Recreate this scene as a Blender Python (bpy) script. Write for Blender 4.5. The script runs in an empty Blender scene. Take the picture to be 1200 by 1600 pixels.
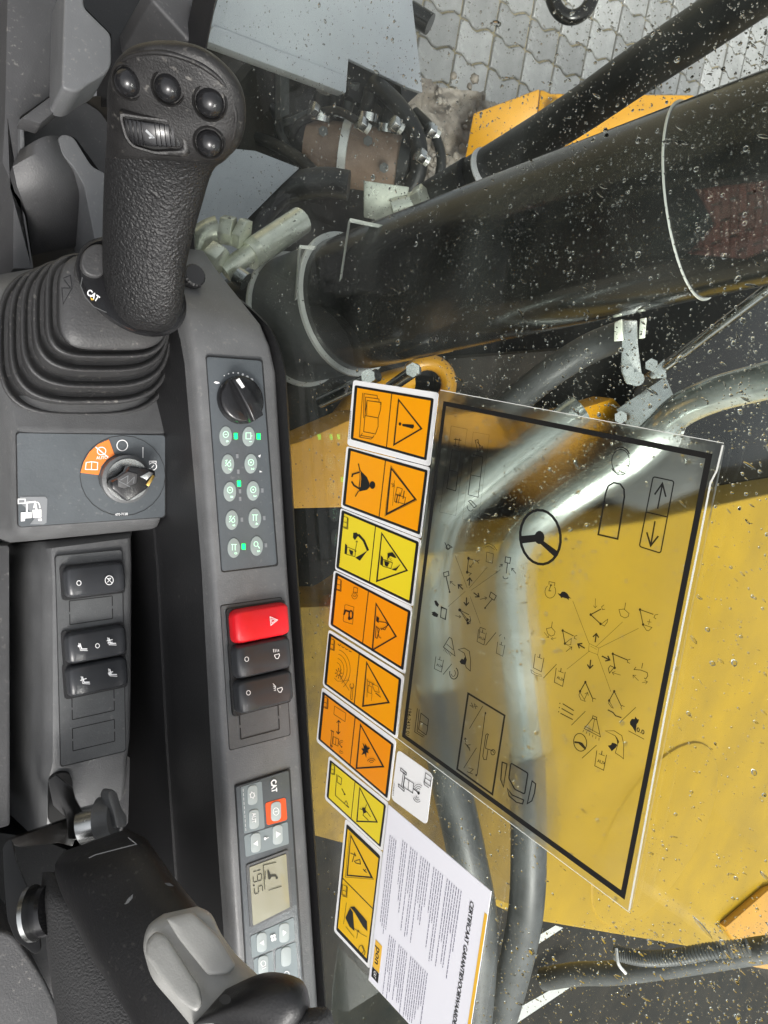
import bpy, bmesh, math, random
from mathutils import Vector, Matrix
random.seed(7)
SC = bpy.context.scene
COL = SC.collection
R = math.radians
# ------------------------------------------------------------------ camera
FPX = 1100.0                      # focal length in pixels of the 1200x1600 photograph
CZ = 2.30                         # camera height above the paving
up = Vector((.617, .224, -.754)).normalized()          # world up / forward / right in camera axes (x right, y down, z in)
fw = Vector((.0935, -.9727, -.2125)); fw = (fw - up * fw.dot(up)).normalized()
rt = fw.cross(up).normalized()
CAMP = Vector((0, 0, CZ))
def W(v): return Vector((v.dot(rt), v.dot(fw), v.dot(up)))
cam_d = bpy.data.cameras.new('camera'); cam = bpy.data.objects.new('camera', cam_d); COL.objects.link(cam)
cx, cy, cz = W(Vector((1, 0, 0))), W(Vector((0, -1, 0))), W(Vector((0, 0, -1)))
cam.matrix_world = Matrix(((cx.x, cy.x, cz.x, CAMP.x), (cx.y, cy.y, cz.y, CAMP.y), (cx.z, cy.z, cz.z, CAMP.z), (0, 0, 0, 1)))
cam_d.sensor_fit = 'VERTICAL'; cam_d.sensor_height = 36; cam_d.lens = 36 * FPX / 1600
cam_d.clip_start = .01; cam_d.clip_end = 400
SC.camera = cam
# ------------------------------------------------------------------ sky, sun, exposure
SUN_EL, SUN_AZ = R(54), R(214)
w = bpy.data.worlds.new('World'); SC.world = w; w.use_nodes = True
nt = w.node_tree; bg = nt.nodes['Background']
sky = nt.nodes.new('ShaderNodeTexSky'); sky.sky_type = 'NISHITA'; sky.sun_disc = False
sky.sun_elevation = SUN_EL; sky.sun_rotation = SUN_AZ; sky.dust_density = 6; sky.air_density = 1
hs = nt.nodes.new('ShaderNodeHueSaturation'); hs.inputs['Saturation'].default_value = .22
nt.links.new(sky.outputs[0], hs.inputs['Color']); nt.links.new(hs.outputs[0], bg.inputs[0]); bg.inputs[1].default_value = .14
sl = bpy.data.lights.new('sun', 'SUN'); sl.energy = 1.5; sl.angle = R(16); sl.color = (1, .97, .92)
so = bpy.data.objects.new('sun', sl); COL.objects.link(so)
sd = Vector((math.sin(SUN_AZ) * math.cos(SUN_EL), math.cos(SUN_AZ) * math.cos(SUN_EL), math.sin(SUN_EL)))
so.rotation_euler = sd.to_track_quat('Z', 'Y').to_euler(); so.location = (0, 0, 8)
SC.view_settings.view_transform = 'Standard'; SC.view_settings.look = 'None'
SC.view_settings.gamma = 1; SC.view_settings.use_curve_mapping = False
SC.view_settings.exposure = 0.75
SC.cycles.max_bounces = 10; SC.cycles.transparent_max_bounces = 24; SC.cycles.transmission_bounces = 8

# ------------------------------------------------------------------ planes and pixel rays
def ray(px, py): return W(Vector(((px - 600) / FPX, (py - 800) / FPX, 1)))
class Plane:
    def __init__(s, p, n):
        s.p = Vector(p); s.n = Vector(n).normalized()
        if s.n.dot(CAMP - s.p) < 0: s.n = -s.n            # normal faces the camera
    def hit(s, q, off=0.0):
        r = ray(q[0], q[1]); P = s.p + s.n * off
        return CAMP + r * ((P - CAMP).dot(s.n) / r.dot(s.n))
LD = W(Vector((.05, 1, -.02))); LD.x = 0; LD.normalize()    # console length axis (rearwards)
CN = Vector((1, 0, 0)).cross(LD); CN = CN if CN.z > 0 else -CN
XG = .3025                                                   # inner face of the window, metres right of the camera
def H(h): return Plane(CAMP - CN * h, CN)
GL = Plane((XG, 0, CZ), (-1, 0, 0))
def ZP(z): return Plane((0, 0, CZ + z), (0, 0, 1))
def D(px, py, t): return CAMP + ray(px, py) * t
def P3(a, b, c): return Plane(a, (b - a).cross(c - a))

# ------------------------------------------------------------------ materials
def mat(name, col, rough=.5, metal=0., bump=0., bscale=400., var=.0, vscale=20., spec=.5, emit=None, estr=0, coat=0., kind='noise', col2=None, sharp=False, dust=0.):
    m = bpy.data.materials.new(name); m.use_nodes = True
    t = m.node_tree; b = t.nodes['Principled BSDF']
    b.inputs['Base Color'].default_value = (*col, 1); b.inputs['Roughness'].default_value = rough
    b.inputs['Metallic'].default_value = metal; b.inputs['Specular IOR Level'].default_value = spec
    b.inputs['Coat Weight'].default_value = coat; b.inputs['Coat Roughness'].default_value = .08
    if emit: b.inputs['Emission Color'].default_value = (*emit, 1); b.inputs['Emission Strength'].default_value = estr
    tc = t.nodes.new('ShaderNodeTexCoord')
    if var > 0 or col2:
        n = t.nodes.new('ShaderNodeTexNoise'); n.inputs['Scale'].default_value = vscale; n.inputs['Detail'].default_value = 8; n.inputs['Roughness'].default_value = .65
        t.links.new(tc.outputs['Object'], n.inputs['Vector'])
        r = t.nodes.new('ShaderNodeValToRGB')
        c2 = col2 or [min(1, c * (1 + var)) for c in col]
        c1 = col if col2 else [c * (1 - var) for c in col]
        r.color_ramp.elements[0].color = (*c1, 1); r.color_ramp.elements[1].color = (*c2, 1)
        r.color_ramp.elements[0].position = .47 if sharp else .32; r.color_ramp.elements[1].position = .55 if sharp else .68
        t.links.new(n.outputs['Fac'], r.inputs[0]); t.links.new(r.outputs[0], b.inputs['Base Color'])
        mr = t.nodes.new('ShaderNodeMapRange'); mr.inputs['To Min'].default_value = max(.02, rough - .1); mr.inputs['To Max'].default_value = min(1, rough + .1)
        t.links.new(n.outputs['Fac'], mr.inputs['Value']); t.links.new(mr.outputs[0], b.inputs['Roughness'])
    if dust > 0:
        nd_ = t.nodes.new('ShaderNodeTexNoise'); nd_.inputs['Scale'].default_value = 260; nd_.inputs['Detail'].default_value = 2
        nl = t.nodes.new('ShaderNodeTexNoise'); nl.inputs['Scale'].default_value = 14; nl.inputs['Detail'].default_value = 6
        rd_ = t.nodes.new('ShaderNodeMapRange'); rd_.inputs['From Min'].default_value = .62; rd_.inputs['From Max'].default_value = .74; rd_.inputs['To Max'].default_value = dust
        rl_ = t.nodes.new('ShaderNodeMapRange'); rl_.inputs['From Min'].default_value = .42; rl_.inputs['From Max'].default_value = .66; rl_.inputs['To Min'].default_value = .15
        ml = t.nodes.new('ShaderNodeMath'); ml.operation = 'MULTIPLY'
        t.links.new(tc.outputs['Object'], nd_.inputs['Vector']); t.links.new(tc.outputs['Object'], nl.inputs['Vector'])
        t.links.new(nd_.outputs['Fac'], rd_.inputs['Value']); t.links.new(nl.outputs['Fac'], rl_.inputs['Value'])
        t.links.new(rd_.outputs[0], ml.inputs[0]); t.links.new(rl_.outputs[0], ml.inputs[1])
        mxd = t.nodes.new('ShaderNodeMix'); mxd.data_type = 'RGBA'; mxd.inputs['B'].default_value = (.42, .40, .36, 1)
        t.links.new(ml.outputs[0], mxd.inputs['Factor'])
        src = b.inputs['Base Color'].links
        if src: t.links.new(src[0].from_socket, mxd.inputs['A'])
        else: mxd.inputs['A'].default_value = (*col, 1)
        t.links.new(mxd.outputs['Result'], b.inputs['Base Color'])
    if bump > 0:
        if kind == 'voronoi':
            k = t.nodes.new('ShaderNodeTexVoronoi'); k.feature = 'SMOOTH_F1'; k.inputs['Scale'].default_value = bscale
            ns = t.nodes.new('ShaderNodeTexNoise'); ns.inputs['Scale'].default_value = bscale * .5
            vm = t.nodes.new('ShaderNodeVectorMath'); vm.operation = 'SCALE'; vm.inputs['Scale'].default_value = 2.2 / bscale
            va = t.nodes.new('ShaderNodeVectorMath'); va.operation = 'ADD'
            t.links.new(tc.outputs['Object'], ns.inputs['Vector']); t.links.new(ns.outputs['Color'], vm.inputs[0])
            t.links.new(tc.outputs['Object'], va.inputs[0]); t.links.new(vm.outputs[0], va.inputs[1]); t.links.new(va.outputs[0], k.inputs['Vector'])
        else:
            k = t.nodes.new('ShaderNodeTexNoise'); k.inputs['Scale'].default_value = bscale; k.inputs['Detail'].default_value = 3
            t.links.new(tc.outputs['Object'], k.inputs['Vector'])
        bp = t.nodes.new('ShaderNodeBump'); bp.inputs['Strength'].default_value = bump; bp.inputs['Distance'].default_value = .001
        t.links.new(k.outputs[0], bp.inputs['Height']); t.links.new(bp.outputs[0], b.inputs['Normal'])
    return m
M = {}
M['grey'] = mat('grey_plastic', (.125, .127, .129), .38, bump=.3, bscale=900, var=.14, vscale=30, dust=.2)
M['panel'] = mat('panel_plastic', (.095, .098, .10), .4, bump=.25, bscale=900, var=.12, vscale=40, dust=.2)
M['membrane'] = mat('membrane', (.08, .09, .098), .32, bump=.15, bscale=500, var=.12, dust=.15)
M['membrane2'] = mat('membrane_light', (.20, .235, .245), .35)
M['black'] = mat('black_plastic', (.014, .014, .015), .45, bump=.2, bscale=700, dust=.06)
M['gloss'] = mat('gloss_black', (.012, .012, .013), .22)
M['rubber'] = mat('bellows_rubber', (.045, .045, .046), .5, bump=.3, bscale=600, var=.12, vscale=60, dust=.3)
M['grip'] = mat('grip_leather', (.013, .013, .0135), .45, spec=.32, bump=.85, bscale=640, kind='voronoi')
M['grip_s'] = mat('grip_smooth', (.015, .0145, .0145), .42, spec=.35, bump=.3, bscale=900, var=.3, vscale=50, dust=.3)
M['void_black'] = mat('dark_void', (.006, .006, .006), .8)  # near black; holds the shade inside the gap, slot and holes
M['trim_l'] = mat('trim_light', (.118, .121, .125), .45, bump=.2, bscale=800, var=.08, vscale=30, dust=.3)
M['trim_d'] = mat('trim_dark', (.06, .06, .062), .5, bump=.25, bscale=700, var=.15, vscale=15, dust=.3)
M['red'] = mat('red_plastic', (.72, .012, .02), .35)
M['white'] = mat('white_print', (.8, .8, .8), .5)
M['ink'] = mat('black_print', (.008, .008, .008), .5)
M['vinyl'] = mat('label_white', (.82, .82, .82), .35)
M['orange'] = mat('label_orange', (.86, .33, .0), .38)
M['orange2'] = mat('label_deep_orange', (.86, .28, .0), .38)
M['yellow'] = mat('label_yellow', (.78, .62, .02), .38)
M['amber'] = mat('label_amber', (.80, .47, .0), .38)
M['korange'] = mat('print_orange', (.75, .2, .03), .5)
M['porange'] = mat('power_orange', (.75, .09, .02), .4)
M['button'] = mat('button_grey', (.27, .31, .30), .4)
M['buttonl'] = mat('button_light', (.36, .40, .40), .4)
M['glow'] = mat('icon_green', (.4, .6, .45), .5, emit=(.45, 1, .6), estr=.6)
M['led'] = mat('led_green', (.01, .3, .1), .4, emit=(.0, .8, .07), estr=4.5)
M['ledoff'] = mat('led_off', (.2, .21, .22), .4)
M['lcd'] = mat('lcd', (.27, .26, .175), .08, spec=.9, coat=1)
M['lcdseg'] = mat('lcd_segment', (.03, .03, .02), .4)
M['steel'] = mat('steel', (.55, .56, .55), .25, metal=1, var=.15, vscale=40)
M['zinc'] = mat('bright_zinc', (.7, .71, .68), .3, metal=.3)
M['chrome'] = mat('galvanised_tube', (.25, .29, .27), .2, metal=.7, bump=.3, bscale=45, col2=(.82, .88, .84), vscale=11)
M['cream'] = mat('zinc_fitting', (.74, .76, .65), .25, metal=.55, var=.12, vscale=60)
M['brass'] = mat('brass', (.6, .4, .12), .3, metal=1)
M['cat'] = mat('machine_yellow', (.365, .225, .004), .45, spec=.35, var=.14, vscale=5, coat=.08)
M['cat2'] = mat('machine_yellow_bright', (.58, .28, .010), .4, var=.1, vscale=8, coat=.4)
M['catmottled'] = mat('mottled_yellow', (.34, .20, .010), .5, col2=(.11, .07, .02), vscale=11, bump=.2, bscale=80)
M['brownsteel'] = mat('reflection_brown_steel', (.17, .11, .075), .5, col2=(.28, .20, .15), vscale=18, bump=.5, bscale=90)  # brown carries the tan window reflection over this steel
M['paint'] = mat('black_paint', (.005, .006, .006), .2, spec=.4, col2=(.012, .010, .009), vscale=6, bump=.1, bscale=30, coat=.1)
M['hose'] = mat('hose_rubber', (.014, .014, .014), .45, bump=.3, bscale=200)
M['tube_section'] = mat('dark_grey', (.075, .078, .078), .42, var=.35, vscale=20)
M['greymetal'] = mat('grey_plate', (.42, .44, .47), .3, var=.06, vscale=6, coat=.3)
M['deck'] = mat('dark_deck', (.012, .012, .011), .65, spec=.2, col2=(.035, .030, .024), vscale=9, bump=.4, bscale=40)
M['mud'] = mat('mud', (.12, .10, .085), .5, col2=(.42, .38, .33), vscale=14, bump=.8, bscale=60)
M['padgrey'] = mat('arm_pad_grey', (.34, .34, .325), .42, bump=.15, bscale=900, var=.1, vscale=25)
M['foam'] = mat('foam_charcoal', (.035, .035, .036), .75, bump=.8, bscale=700)
M['paver'] = mat('concrete_paver', (.33, .33, .325), .25, var=.3, vscale=5, bump=.35, bscale=180)
M['joint'] = mat('joint_sand', (.17, .155, .10), .6, col2=(.38, .32, .21), vscale=12)
M['brick'] = mat('red_brick', (.28, .09, .06), .5, col2=(.42, .17, .12), vscale=25, bump=.5, bscale=120)
M['paper'] = mat('paper', (.80, .80, .86), .5)
M['textink'] = mat('text_ink', (.10, .09, .16), .6)
M['ponyel'] = mat('pon_yellow', (.82, .48, .05), .5)
M['mat'] = mat('floor_rubber', (.07, .07, .07), .6, bump=.4, bscale=300, var=.2)
M['catdark'] = mat('darker_yellow', (.25, .15, .008), .5, col2=(.15, .095, .015), vscale=6, bump=.15, bscale=60)
for k_ in ('paver', 'brick'):                       # each stone its own tone
    t_ = M[k_].node_tree; b_ = t_.nodes['Principled BSDF']; src_ = b_.inputs['Base Color'].links[0].from_socket
    oi = t_.nodes.new('ShaderNodeObjectInfo'); mr_ = t_.nodes.new('ShaderNodeMapRange'); mr_.inputs['To Min'].default_value = .72; mr_.inputs['To Max'].default_value = 1.12
    hv = t_.nodes.new('ShaderNodeHueSaturation'); t_.links.new(oi.outputs['Random'], mr_.inputs['Value']); t_.links.new(mr_.outputs[0], hv.inputs['Value'])
    t_.links.new(src_, hv.inputs['Color']); t_.links.new(hv.outputs[0], b_.inputs['Base Color'])
def glassmat(name, tint, ior, rough=0., haze=0., hazecol=(.5, .52, .5), blur=0.):
    m = bpy.data.materials.new(name); m.use_nodes = True; t = m.node_tree; t.nodes.clear()
    o = t.nodes.new('ShaderNodeOutputMaterial'); tr = t.nodes.new('ShaderNodeBsdfTransparent'); tr.inputs[0].default_value = (*tint, 1)
    g = t.nodes.new('ShaderNodeBsdfGlossy'); g.inputs['Roughness'].default_value = rough
    f = t.nodes.new('ShaderNodeFresnel'); 
    geo = t.nodes.new('ShaderNodeNewGeometry'); mi = t.nodes.new('ShaderNodeMapRange')      # same index on both faces: thin pane
    mi.inputs['To Min'].default_value = ior; mi.inputs['To Max'].default_value = 1 / ior
    t.links.new(geo.outputs['Backfacing'], mi.inputs['Value']); t.links.new(mi.outputs[0], f.inputs['IOR'])
    mx = t.nodes.new('ShaderNodeMixShader'); t.links.new(f.outputs[0], mx.inputs[0])
    base = tr.outputs[0]
    if blur > 0:
        rf = t.nodes.new('ShaderNodeBsdfRefraction'); rf.inputs['IOR'].default_value = 1.03; rf.inputs['Roughness'].default_value = .34; rf.inputs[0].default_value = (*tint, 1)
        mb_ = t.nodes.new('ShaderNodeMixShader'); mb_.inputs[0].default_value = blur
        t.links.new(base, mb_.inputs[1]); t.links.new(rf.outputs[0], mb_.inputs[2]); base = mb_.outputs[0]
    if haze > 0:
        df = t.nodes.new('ShaderNodeBsdfDiffuse'); df.inputs[0].default_value = (*hazecol, 1)
        m2 = t.nodes.new('ShaderNodeMixShader'); m2.inputs[0].default_value = haze
        tcg = t.nodes.new('ShaderNodeTexCoord'); mpg = t.nodes.new('ShaderNodeMapping'); mpg.inputs['Scale'].default_value = (1, 3, 9); mpg.inputs['Rotation'].default_value = (R(35), 0, 0); ng = t.nodes.new('ShaderNodeTexNoise'); ng.inputs['Scale'].default_value = 3; ng.inputs['Detail'].default_value = 9
        mg = t.nodes.new('ShaderNodeMapRange'); mg.inputs['From Min'].default_value = .4; mg.inputs['From Max'].default_value = .75; mg.inputs['To Min'].default_value = haze * .25; mg.inputs['To Max'].default_value = haze * 2.5
        t.links.new(tcg.outputs['Object'], mpg.inputs[0]); t.links.new(mpg.outputs[0], ng.inputs['Vector']); t.links.new(ng.outputs['Fac'], mg.inputs['Value']); t.links.new(mg.outputs[0], m2.inputs[0])
        t.links.new(base, m2.inputs[1]); t.links.new(df.outputs[0], m2.inputs[2]); base = m2.outputs[0]
    t.links.new(base, mx.inputs[1]); t.links.new(g.outputs[0], mx.inputs[2]); t.links.new(mx.outputs[0], o.inputs[0])
    return m
M['glass'] = glassmat('window_glass', (.96, .985, .965), 1.5, 0, .009, (.55, .6, .55))
M['sheet'] = glassmat('clear_sheet', (.98, .98, .96), 1.4, .12, .012, blur=.5)
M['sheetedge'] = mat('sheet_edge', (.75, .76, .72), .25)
wm = bpy.data.materials.new('rain_water'); wm.use_nodes = True
wb = wm.node_tree.nodes['Principled BSDF']; wb.inputs['Transmission Weight'].default_value = 1; wb.inputs['IOR'].default_value = 1.33; wb.inputs['Roughness'].default_value = 0
M['water'] = wm

# ------------------------------------------------------------------ mesh helpers
def root(name, loc, label, cat, group=None):
    o = bpy.data.objects.new(name, None); COL.objects.link(o); o.location = loc
    o.empty_display_size = .02; o['label'] = label; o['category'] = cat
    if group: o['group'] = group
    return o
def tag(o, label, cat, group=None):
    o['label'] = label; o['category'] = cat
    if group: o['group'] = group
    return o
def wmat(o):
    m = o.matrix_basis.copy()
    while o.parent: o = o.parent; m = o.matrix_basis @ m
    return m
def wloc(o):
    p = Vector(o.location)
    while o.parent: o = o.parent; p += Vector(o.location)
    return p
class MB:
    def __init__(s): s.v = []; s.f = []
    def add(s, vs, fs):
        b = len(s.v); s.v += [Vector(x) for x in vs]; s.f += [tuple(i + b for i in f) for f in fs]; return s
    def poly(s, vs): return s.add(vs, [tuple(range(len(vs)))])
    def grid(s, rings, closed=True, cap0=True, cap1=True):
        n = len(rings[0]); vs = [p for r in rings for p in r]; fs = []
        for i in range(len(rings) - 1):
            for j in range(n if closed else n - 1):
                a, b = i * n + j, i * n + (j + 1) % n
                fs.append((a, b, b + n, a + n))
        if cap0: fs.append(tuple(range(n - 1, -1, -1)))
        if cap1: fs.append(tuple((len(rings) - 1) * n + j for j in range(n)))
        return s.add(vs, fs)
    def prism(s, front, vec):
        n = len(front); back = [p + vec for p in front]
        return s.add(front + back, [tuple(range(n)), tuple(range(2 * n - 1, n - 1, -1))] + [(i, i + n, (i + 1) % n + n, (i + 1) % n) for i in range(n)])
    def build(s, name, m, parent=None, bevel=0., seg=2, smooth=True, ang=42, origin=None, normals=True):
        org = origin if origin is not None else (wloc(parent) if parent else (sum(s.v, Vector()) / len(s.v)))
        me = bpy.data.meshes.new(name)
        if origin is None and parent:
            iv = wmat(parent).inverted(); me.from_pydata([iv @ p for p in s.v], [], s.f)
        else: me.from_pydata([p - org for p in s.v], [], s.f)
        bm = bmesh.new(); bm.from_mesh(me)
        if normals: bmesh.ops.recalc_face_normals(bm, faces=bm.faces)
        if bevel > 0:
            es = [e for e in bm.edges if e.is_manifold and e.calc_face_angle(0) > R(35)]
            if es: bmesh.ops.bevel(bm, geom=es, offset=bevel, segments=seg, profile=.6, affect='EDGES', clamp_overlap=True)
        for e in bm.edges:
            if e.is_manifold and e.calc_face_angle(0) > R(ang): e.smooth = False
        for f in bm.faces: f.smooth = smooth
        bm.to_mesh(me); bm.free()
        me.materials.append(m)
        o = bpy.data.objects.new(name, me); COL.objects.link(o)
        if parent: o.parent = parent
        else: o.location = org
        return o
def rnd(pts, r, n=5):
    out = []; N = len(pts); rr = r if isinstance(r, (list, tuple)) else [r] * N
    for i in range(N):
        p = Vector(pts[i]); a = Vector(pts[i - 1]) - p; b = Vector(pts[(i + 1) % N]) - p; q = rr[i]
        if q <= 0: out.append(p); continue
        q = min(q, a.length * .49, b.length * .49)
        s, e = p + a.normalized() * q, p + b.normalized() * q
        for k in range(n + 1):
            t = k / n; out.append(s * (1 - t) ** 2 + p * 2 * t * (1 - t) + e * t * t)
    return out
def plate(name, px, pl, thick, m, parent=None, off=0., r=0, bevel=0., back=None, seg=2):
    """outline seen at pixels px, standing on plane pl, given real thickness"""
    q = rnd(px, r) if r else [Vector(p) for p in px]
    return MB().prism([pl.hit(p, off) for p in q], -pl.n * thick if back is None else back).build(name, m, parent, bevel, seg)
def frames(path):
    T = [(path[min(i + 1, len(path) - 1)] - path[max(i - 1, 0)]).normalized() for i in range(len(path))]
    u = T[0].orthogonal().normalized(); out = []
    for t in T:
        u = (u - t * u.dot(t)).normalized(); out.append((u, t.cross(u)))
    return out
def smoothpath(pts, n=8):
    P = [Vector(p) for p in pts]; out = []
    for i in range(len(P) - 1):
        a, b, c, d = P[max(i - 1, 0)], P[i], P[i + 1], P[min(i + 2, len(P) - 1)]
        for k in range(n):
            t = k / n
            out.append(.5 * (2 * b + (c - a) * t + (2 * a - 5 * b + 4 * c - d) * t * t + (3 * b - a - 3 * c + d) * t ** 3))
    out.append(P[-1]); return out
def tubemb(path, r, seg=20, mb=None):
    mb = mb or MB(); F = frames(path); rs = r if isinstance(r, (list, tuple)) else [r] * len(path)
    return mb.grid([[p + (u * math.cos(2 * math.pi * j / seg) + v * math.sin(2 * math.pi * j / seg)) * q for j in range(seg)] for p, (u, v), q in zip(path, F, rs)])
def tube(name, path, r, m, parent=None, seg=20): return tubemb(path, r, seg).build(name, m, parent)
def ell(cx, cy, rx, ry=None, n=24, a0=0, a1=360, rot=0):
    ry = rx if ry is None else ry; c, s = math.cos(R(rot)), math.sin(R(rot)); out = []
    full = abs(a1 - a0) >= 360; N = n if full else n + 1
    for k in range(N):
        a = R(a0 + (a1 - a0) * k / n); x, y = rx * math.cos(a), ry * math.sin(a)
        out.append((cx + x * c - y * s, cy + x * s + y * c))
    return out
def onward(path, d):
    return path + [path[-1] + (path[-1] - path[-2]).normalized() * d]
TXT = {}
def text_mesh(s, bold=0.):
    if (s, bold) in TXT: return TXT[(s, bold)]
    c = bpy.data.curves.new('t', 'FONT'); c.body = s; c.size = 1; c.offset = bold; c.resolution_u = 3
    o = bpy.data.objects.new('t', c); COL.objects.link(o)
    dg = bpy.context.evaluated_depsgraph_get(); me = bpy.data.meshes.new_from_object(o.evaluated_get(dg))
    r = ([tuple(v.co[:2]) for v in me.vertices], [tuple(p.vertices) for p in me.polygons])
    bpy.data.objects.remove(o); bpy.data.curves.remove(c); bpy.data.meshes.remove(me)
    TXT[(s, bold)] = r; return r
class Ink:
    """flat print on a plane; every stroke lies 15 microns above the one before"""
    def __init__(s, pl, off, fn=None, z=None): s.pl = pl; s.o = off; s.mb = MB(); s.fn = fn; s.z = z or (lambda p: p)
    def at(s, p): 
        p = s.z(p); return s.fn(p, s.o) if s.fn else s.pl.hit(p, s.o)
    def step(s): s.o += .000015
    def fill(s, pts): s.mb.poly([s.at(p) for p in pts]); s.step(); return s
    def line(s, pts, w, closed=False):
        P = [Vector(p) for p in pts]; n = len(P); L, Q = [], []
        for i in range(n):
            a = P[(i - 1) % n] if (closed or i > 0) else P[i]; b = P[(i + 1) % n] if (closed or i < n - 1) else P[i]
            t1 = (P[i] - a); t2 = (b - P[i])
            t1 = t1.normalized() if t1.length > 1e-9 else t2.normalized(); t2 = t2.normalized() if t2.length > 1e-9 else t1
            t = t1 + t2; t = t.normalized() if t.length > 1e-6 else t1
            nn = Vector((-t.y, t.x)); k = max(.45, t.dot(t1)); nn = nn * (w / 2 / k)
            L.append(s.at(P[i] + nn)); Q.append(s.at(P[i] - nn))
        m = n if closed else n - 1
        s.mb.add(L + Q, [(i, (i + 1) % n, n + (i + 1) % n, n + i) for i in range(m)]); s.step(); return s
    def ring(s, cx, cy, rx, ry, w, a0=0, a1=360, rot=0): 
        return s.line(ell(cx, cy, rx, ry, 24, a0, a1, rot), w, abs(a1 - a0) >= 360)
    def dot(s, cx, cy, rx, ry=None): return s.fill(ell(cx, cy, rx, ry, 14))
    def arrow(s, a, b, w, h):
        a, b = Vector(a), Vector(b); d = (b - a).normalized(); n = Vector((-d.y, d.x))
        s.line([a, b - d * w * .5], w); return s.line([b - d * h + n * h * .8, b, b - d * h - n * h * .8], w)
    def text(s, t, o, du, dv, bold=0.):
        vs, fs = text_mesh(t, bold); o, du, dv = Vector(o), Vector(du), Vector(dv)
        s.mb.add([s.at(o + du * x + dv * y) for x, y in vs], fs); s.step(); return s
    def build(s, name, m, parent):
        o = s.mb.build(name, m, parent, smooth=False, normals=False); s.mb = MB(); return o
def zoom(x0, y0, k): return lambda p: Vector((x0 + p[0] / k, y0 + p[1] / k))
def quad(Q, u, v):
    a, b, c, d = [Vector(q) for q in Q]
    return (a * (1 - u) + b * u) * (1 - v) + (d * (1 - u) + c * u) * v
def loft_lr(st, prof, name, m, parent, n_mid=None, smooth=True):
    """stations (Lpx, Rpx, h): top edges on console planes; prof: list of (s, drop, out)"""
    rings = []
    for L, Rr, h in st:
        a, b = H(h).hit(L), H(h).hit(Rr)
        rings.append([a + (b - a) * s + Vector((1, 0, 0)) * o - CN * d for s, d, o in prof])
    return MB().grid(rings, closed=True).build(name, m, parent, smooth=smooth)
exec_parts = []
# ================================================================== OUTSIDE
# ------------------------------------------------------------------ paving
gm = MB(); gm.poly([Vector((-60, -60, -.012)), Vector((60, -60, -.012)), Vector((60, 60, -.012)), Vector((-60, 60, -.012))])
ground = gm.build('ground', M['joint'], origin=Vector((0, 0, 0))); ground['kind'] = 'structure'
GP = ZP(-CZ)
def g2(px, py): v = GP.hit((px, py)); return Vector((v.x, v.y))
o0 = g2(822, 78); e1 = (g2(868, 100) - g2(775, 52)) / 2 ; e2 = g2(813, 128) - g2(822, 78)
wave = [(0, 0), (.2, .0), (.34, .13), (.5, .16), (.64, .05), (.82, -.05), (1, 0)]
g_in = .032
def paver_outline():
    lo = [(g_in + (1 - 2 * g_in) * x, y + g_in * 1.1) for x, y in wave]; hi = [(g_in + (1 - 2 * g_in) * x, y + 1 - g_in * 1.1) for x, y in reversed(wave)]
    return lo + hi
pm = MB(); base = [e1 * x + e2 * y for x, y in paver_outline()]
pm.prism([Vector((p.x, p.y, 0)) for p in base], Vector((0, 0, -.05)))
pav = pm.build('paver', M['paver'], origin=Vector((0, 0, 0)), bevel=.004, seg=1)
pav.parent = ground
first = True; cnt = 0
cells = []
for i in range(-16, 22):
    for j in range(-12, 16):
        p = o0 + e1 * i + e2 * j
        d = p - o0
        if p.x > .6 and d.length < 3.0: cells.append((d.length, p, i, j))
cells.sort(key=lambda c: c[0])
for k, (dd, p, i, j) in enumerate(cells[:290]):
    q = pav if k == 0 else pav.copy()
    if k: COL.objects.link(q); q.parent = ground
    q.location = (p.x, p.y, random.uniform(0, .004)); q.rotation_euler = (random.uniform(-.008, .008), random.uniform(-.008, .008), 0)
rest = MB()
for dd, p, i, j in cells[290:]:
    rest.prism([Vector((p.x + b.x, p.y + b.y, .001)) for b in base], Vector((0, 0, -.02)))
if cells[290:]:
    ro = rest.build('far_pavers', M['paver'], ground, smooth=False); ro['kind'] = 'stuff'
# brick paving on the far side of the machine: the window mirrors it
bo = Vector((-3.9, 1.0)); bl = Vector((.35, .94)).normalized(); bw = Vector((-bl.y, bl.x)); c0 = bo - bl * 1.6 - bw * .9
bedm = MB(); bedm.prism([Vector((*(c0 + bl * a + bw * b), .006)) for a, b in ((-2, -1.2), (5.2, -1.2), (5.2, 3.5), (-2, 3.5))], Vector((0, 0, -.03)))
bed = bedm.build('brick_path', M['joint'], origin=Vector((bo.x, bo.y, 0))); bed['kind'] = 'structure'
brm = None
for r_ in range(18):
    for c_ in range(15):
        p = c0 + bw * (.05 + r_ * .1) + bl * (.1 + c_ * .21 + (r_ % 2) * .1)
        if brm is None:
            q = MB().prism([Vector((*(p + bl * a + bw * b), .03)) for a, b in ((-.098, -.044), (.098, -.044), (.098, .044), (-.098, .044))], Vector((0, 0, -.04))).build('brick', M['brick'], bed, bevel=.004, seg=1, origin=Vector((p.x, p.y, 0)))
            q.location = (p.x - bo.x, p.y - bo.y, 0); brm = q
        else:
            q = brm.copy(); COL.objects.link(q); q.location = (p.x - bo.x, p.y - bo.y, random.uniform(0, .003))
# ------------------------------------------------------------------ the machine beside the cab
def path3(l): return [D(*p) for p in l]
deck_pl = ZP(-1.02)
dk = root('machine_deck', deck_pl.hit((700, 700)), 'dark dirty steel deck of the machine under the yellow body panel', 'deck')
plate('deck_plate', [(400, 520), (560, 475), (760, 415), (1000, 345), (1200, 285), (1420, 220), (1440, 520), (1400, 1750), (420, 1750), (380, 900)], deck_pl, .05, M['deck'], dk)
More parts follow.
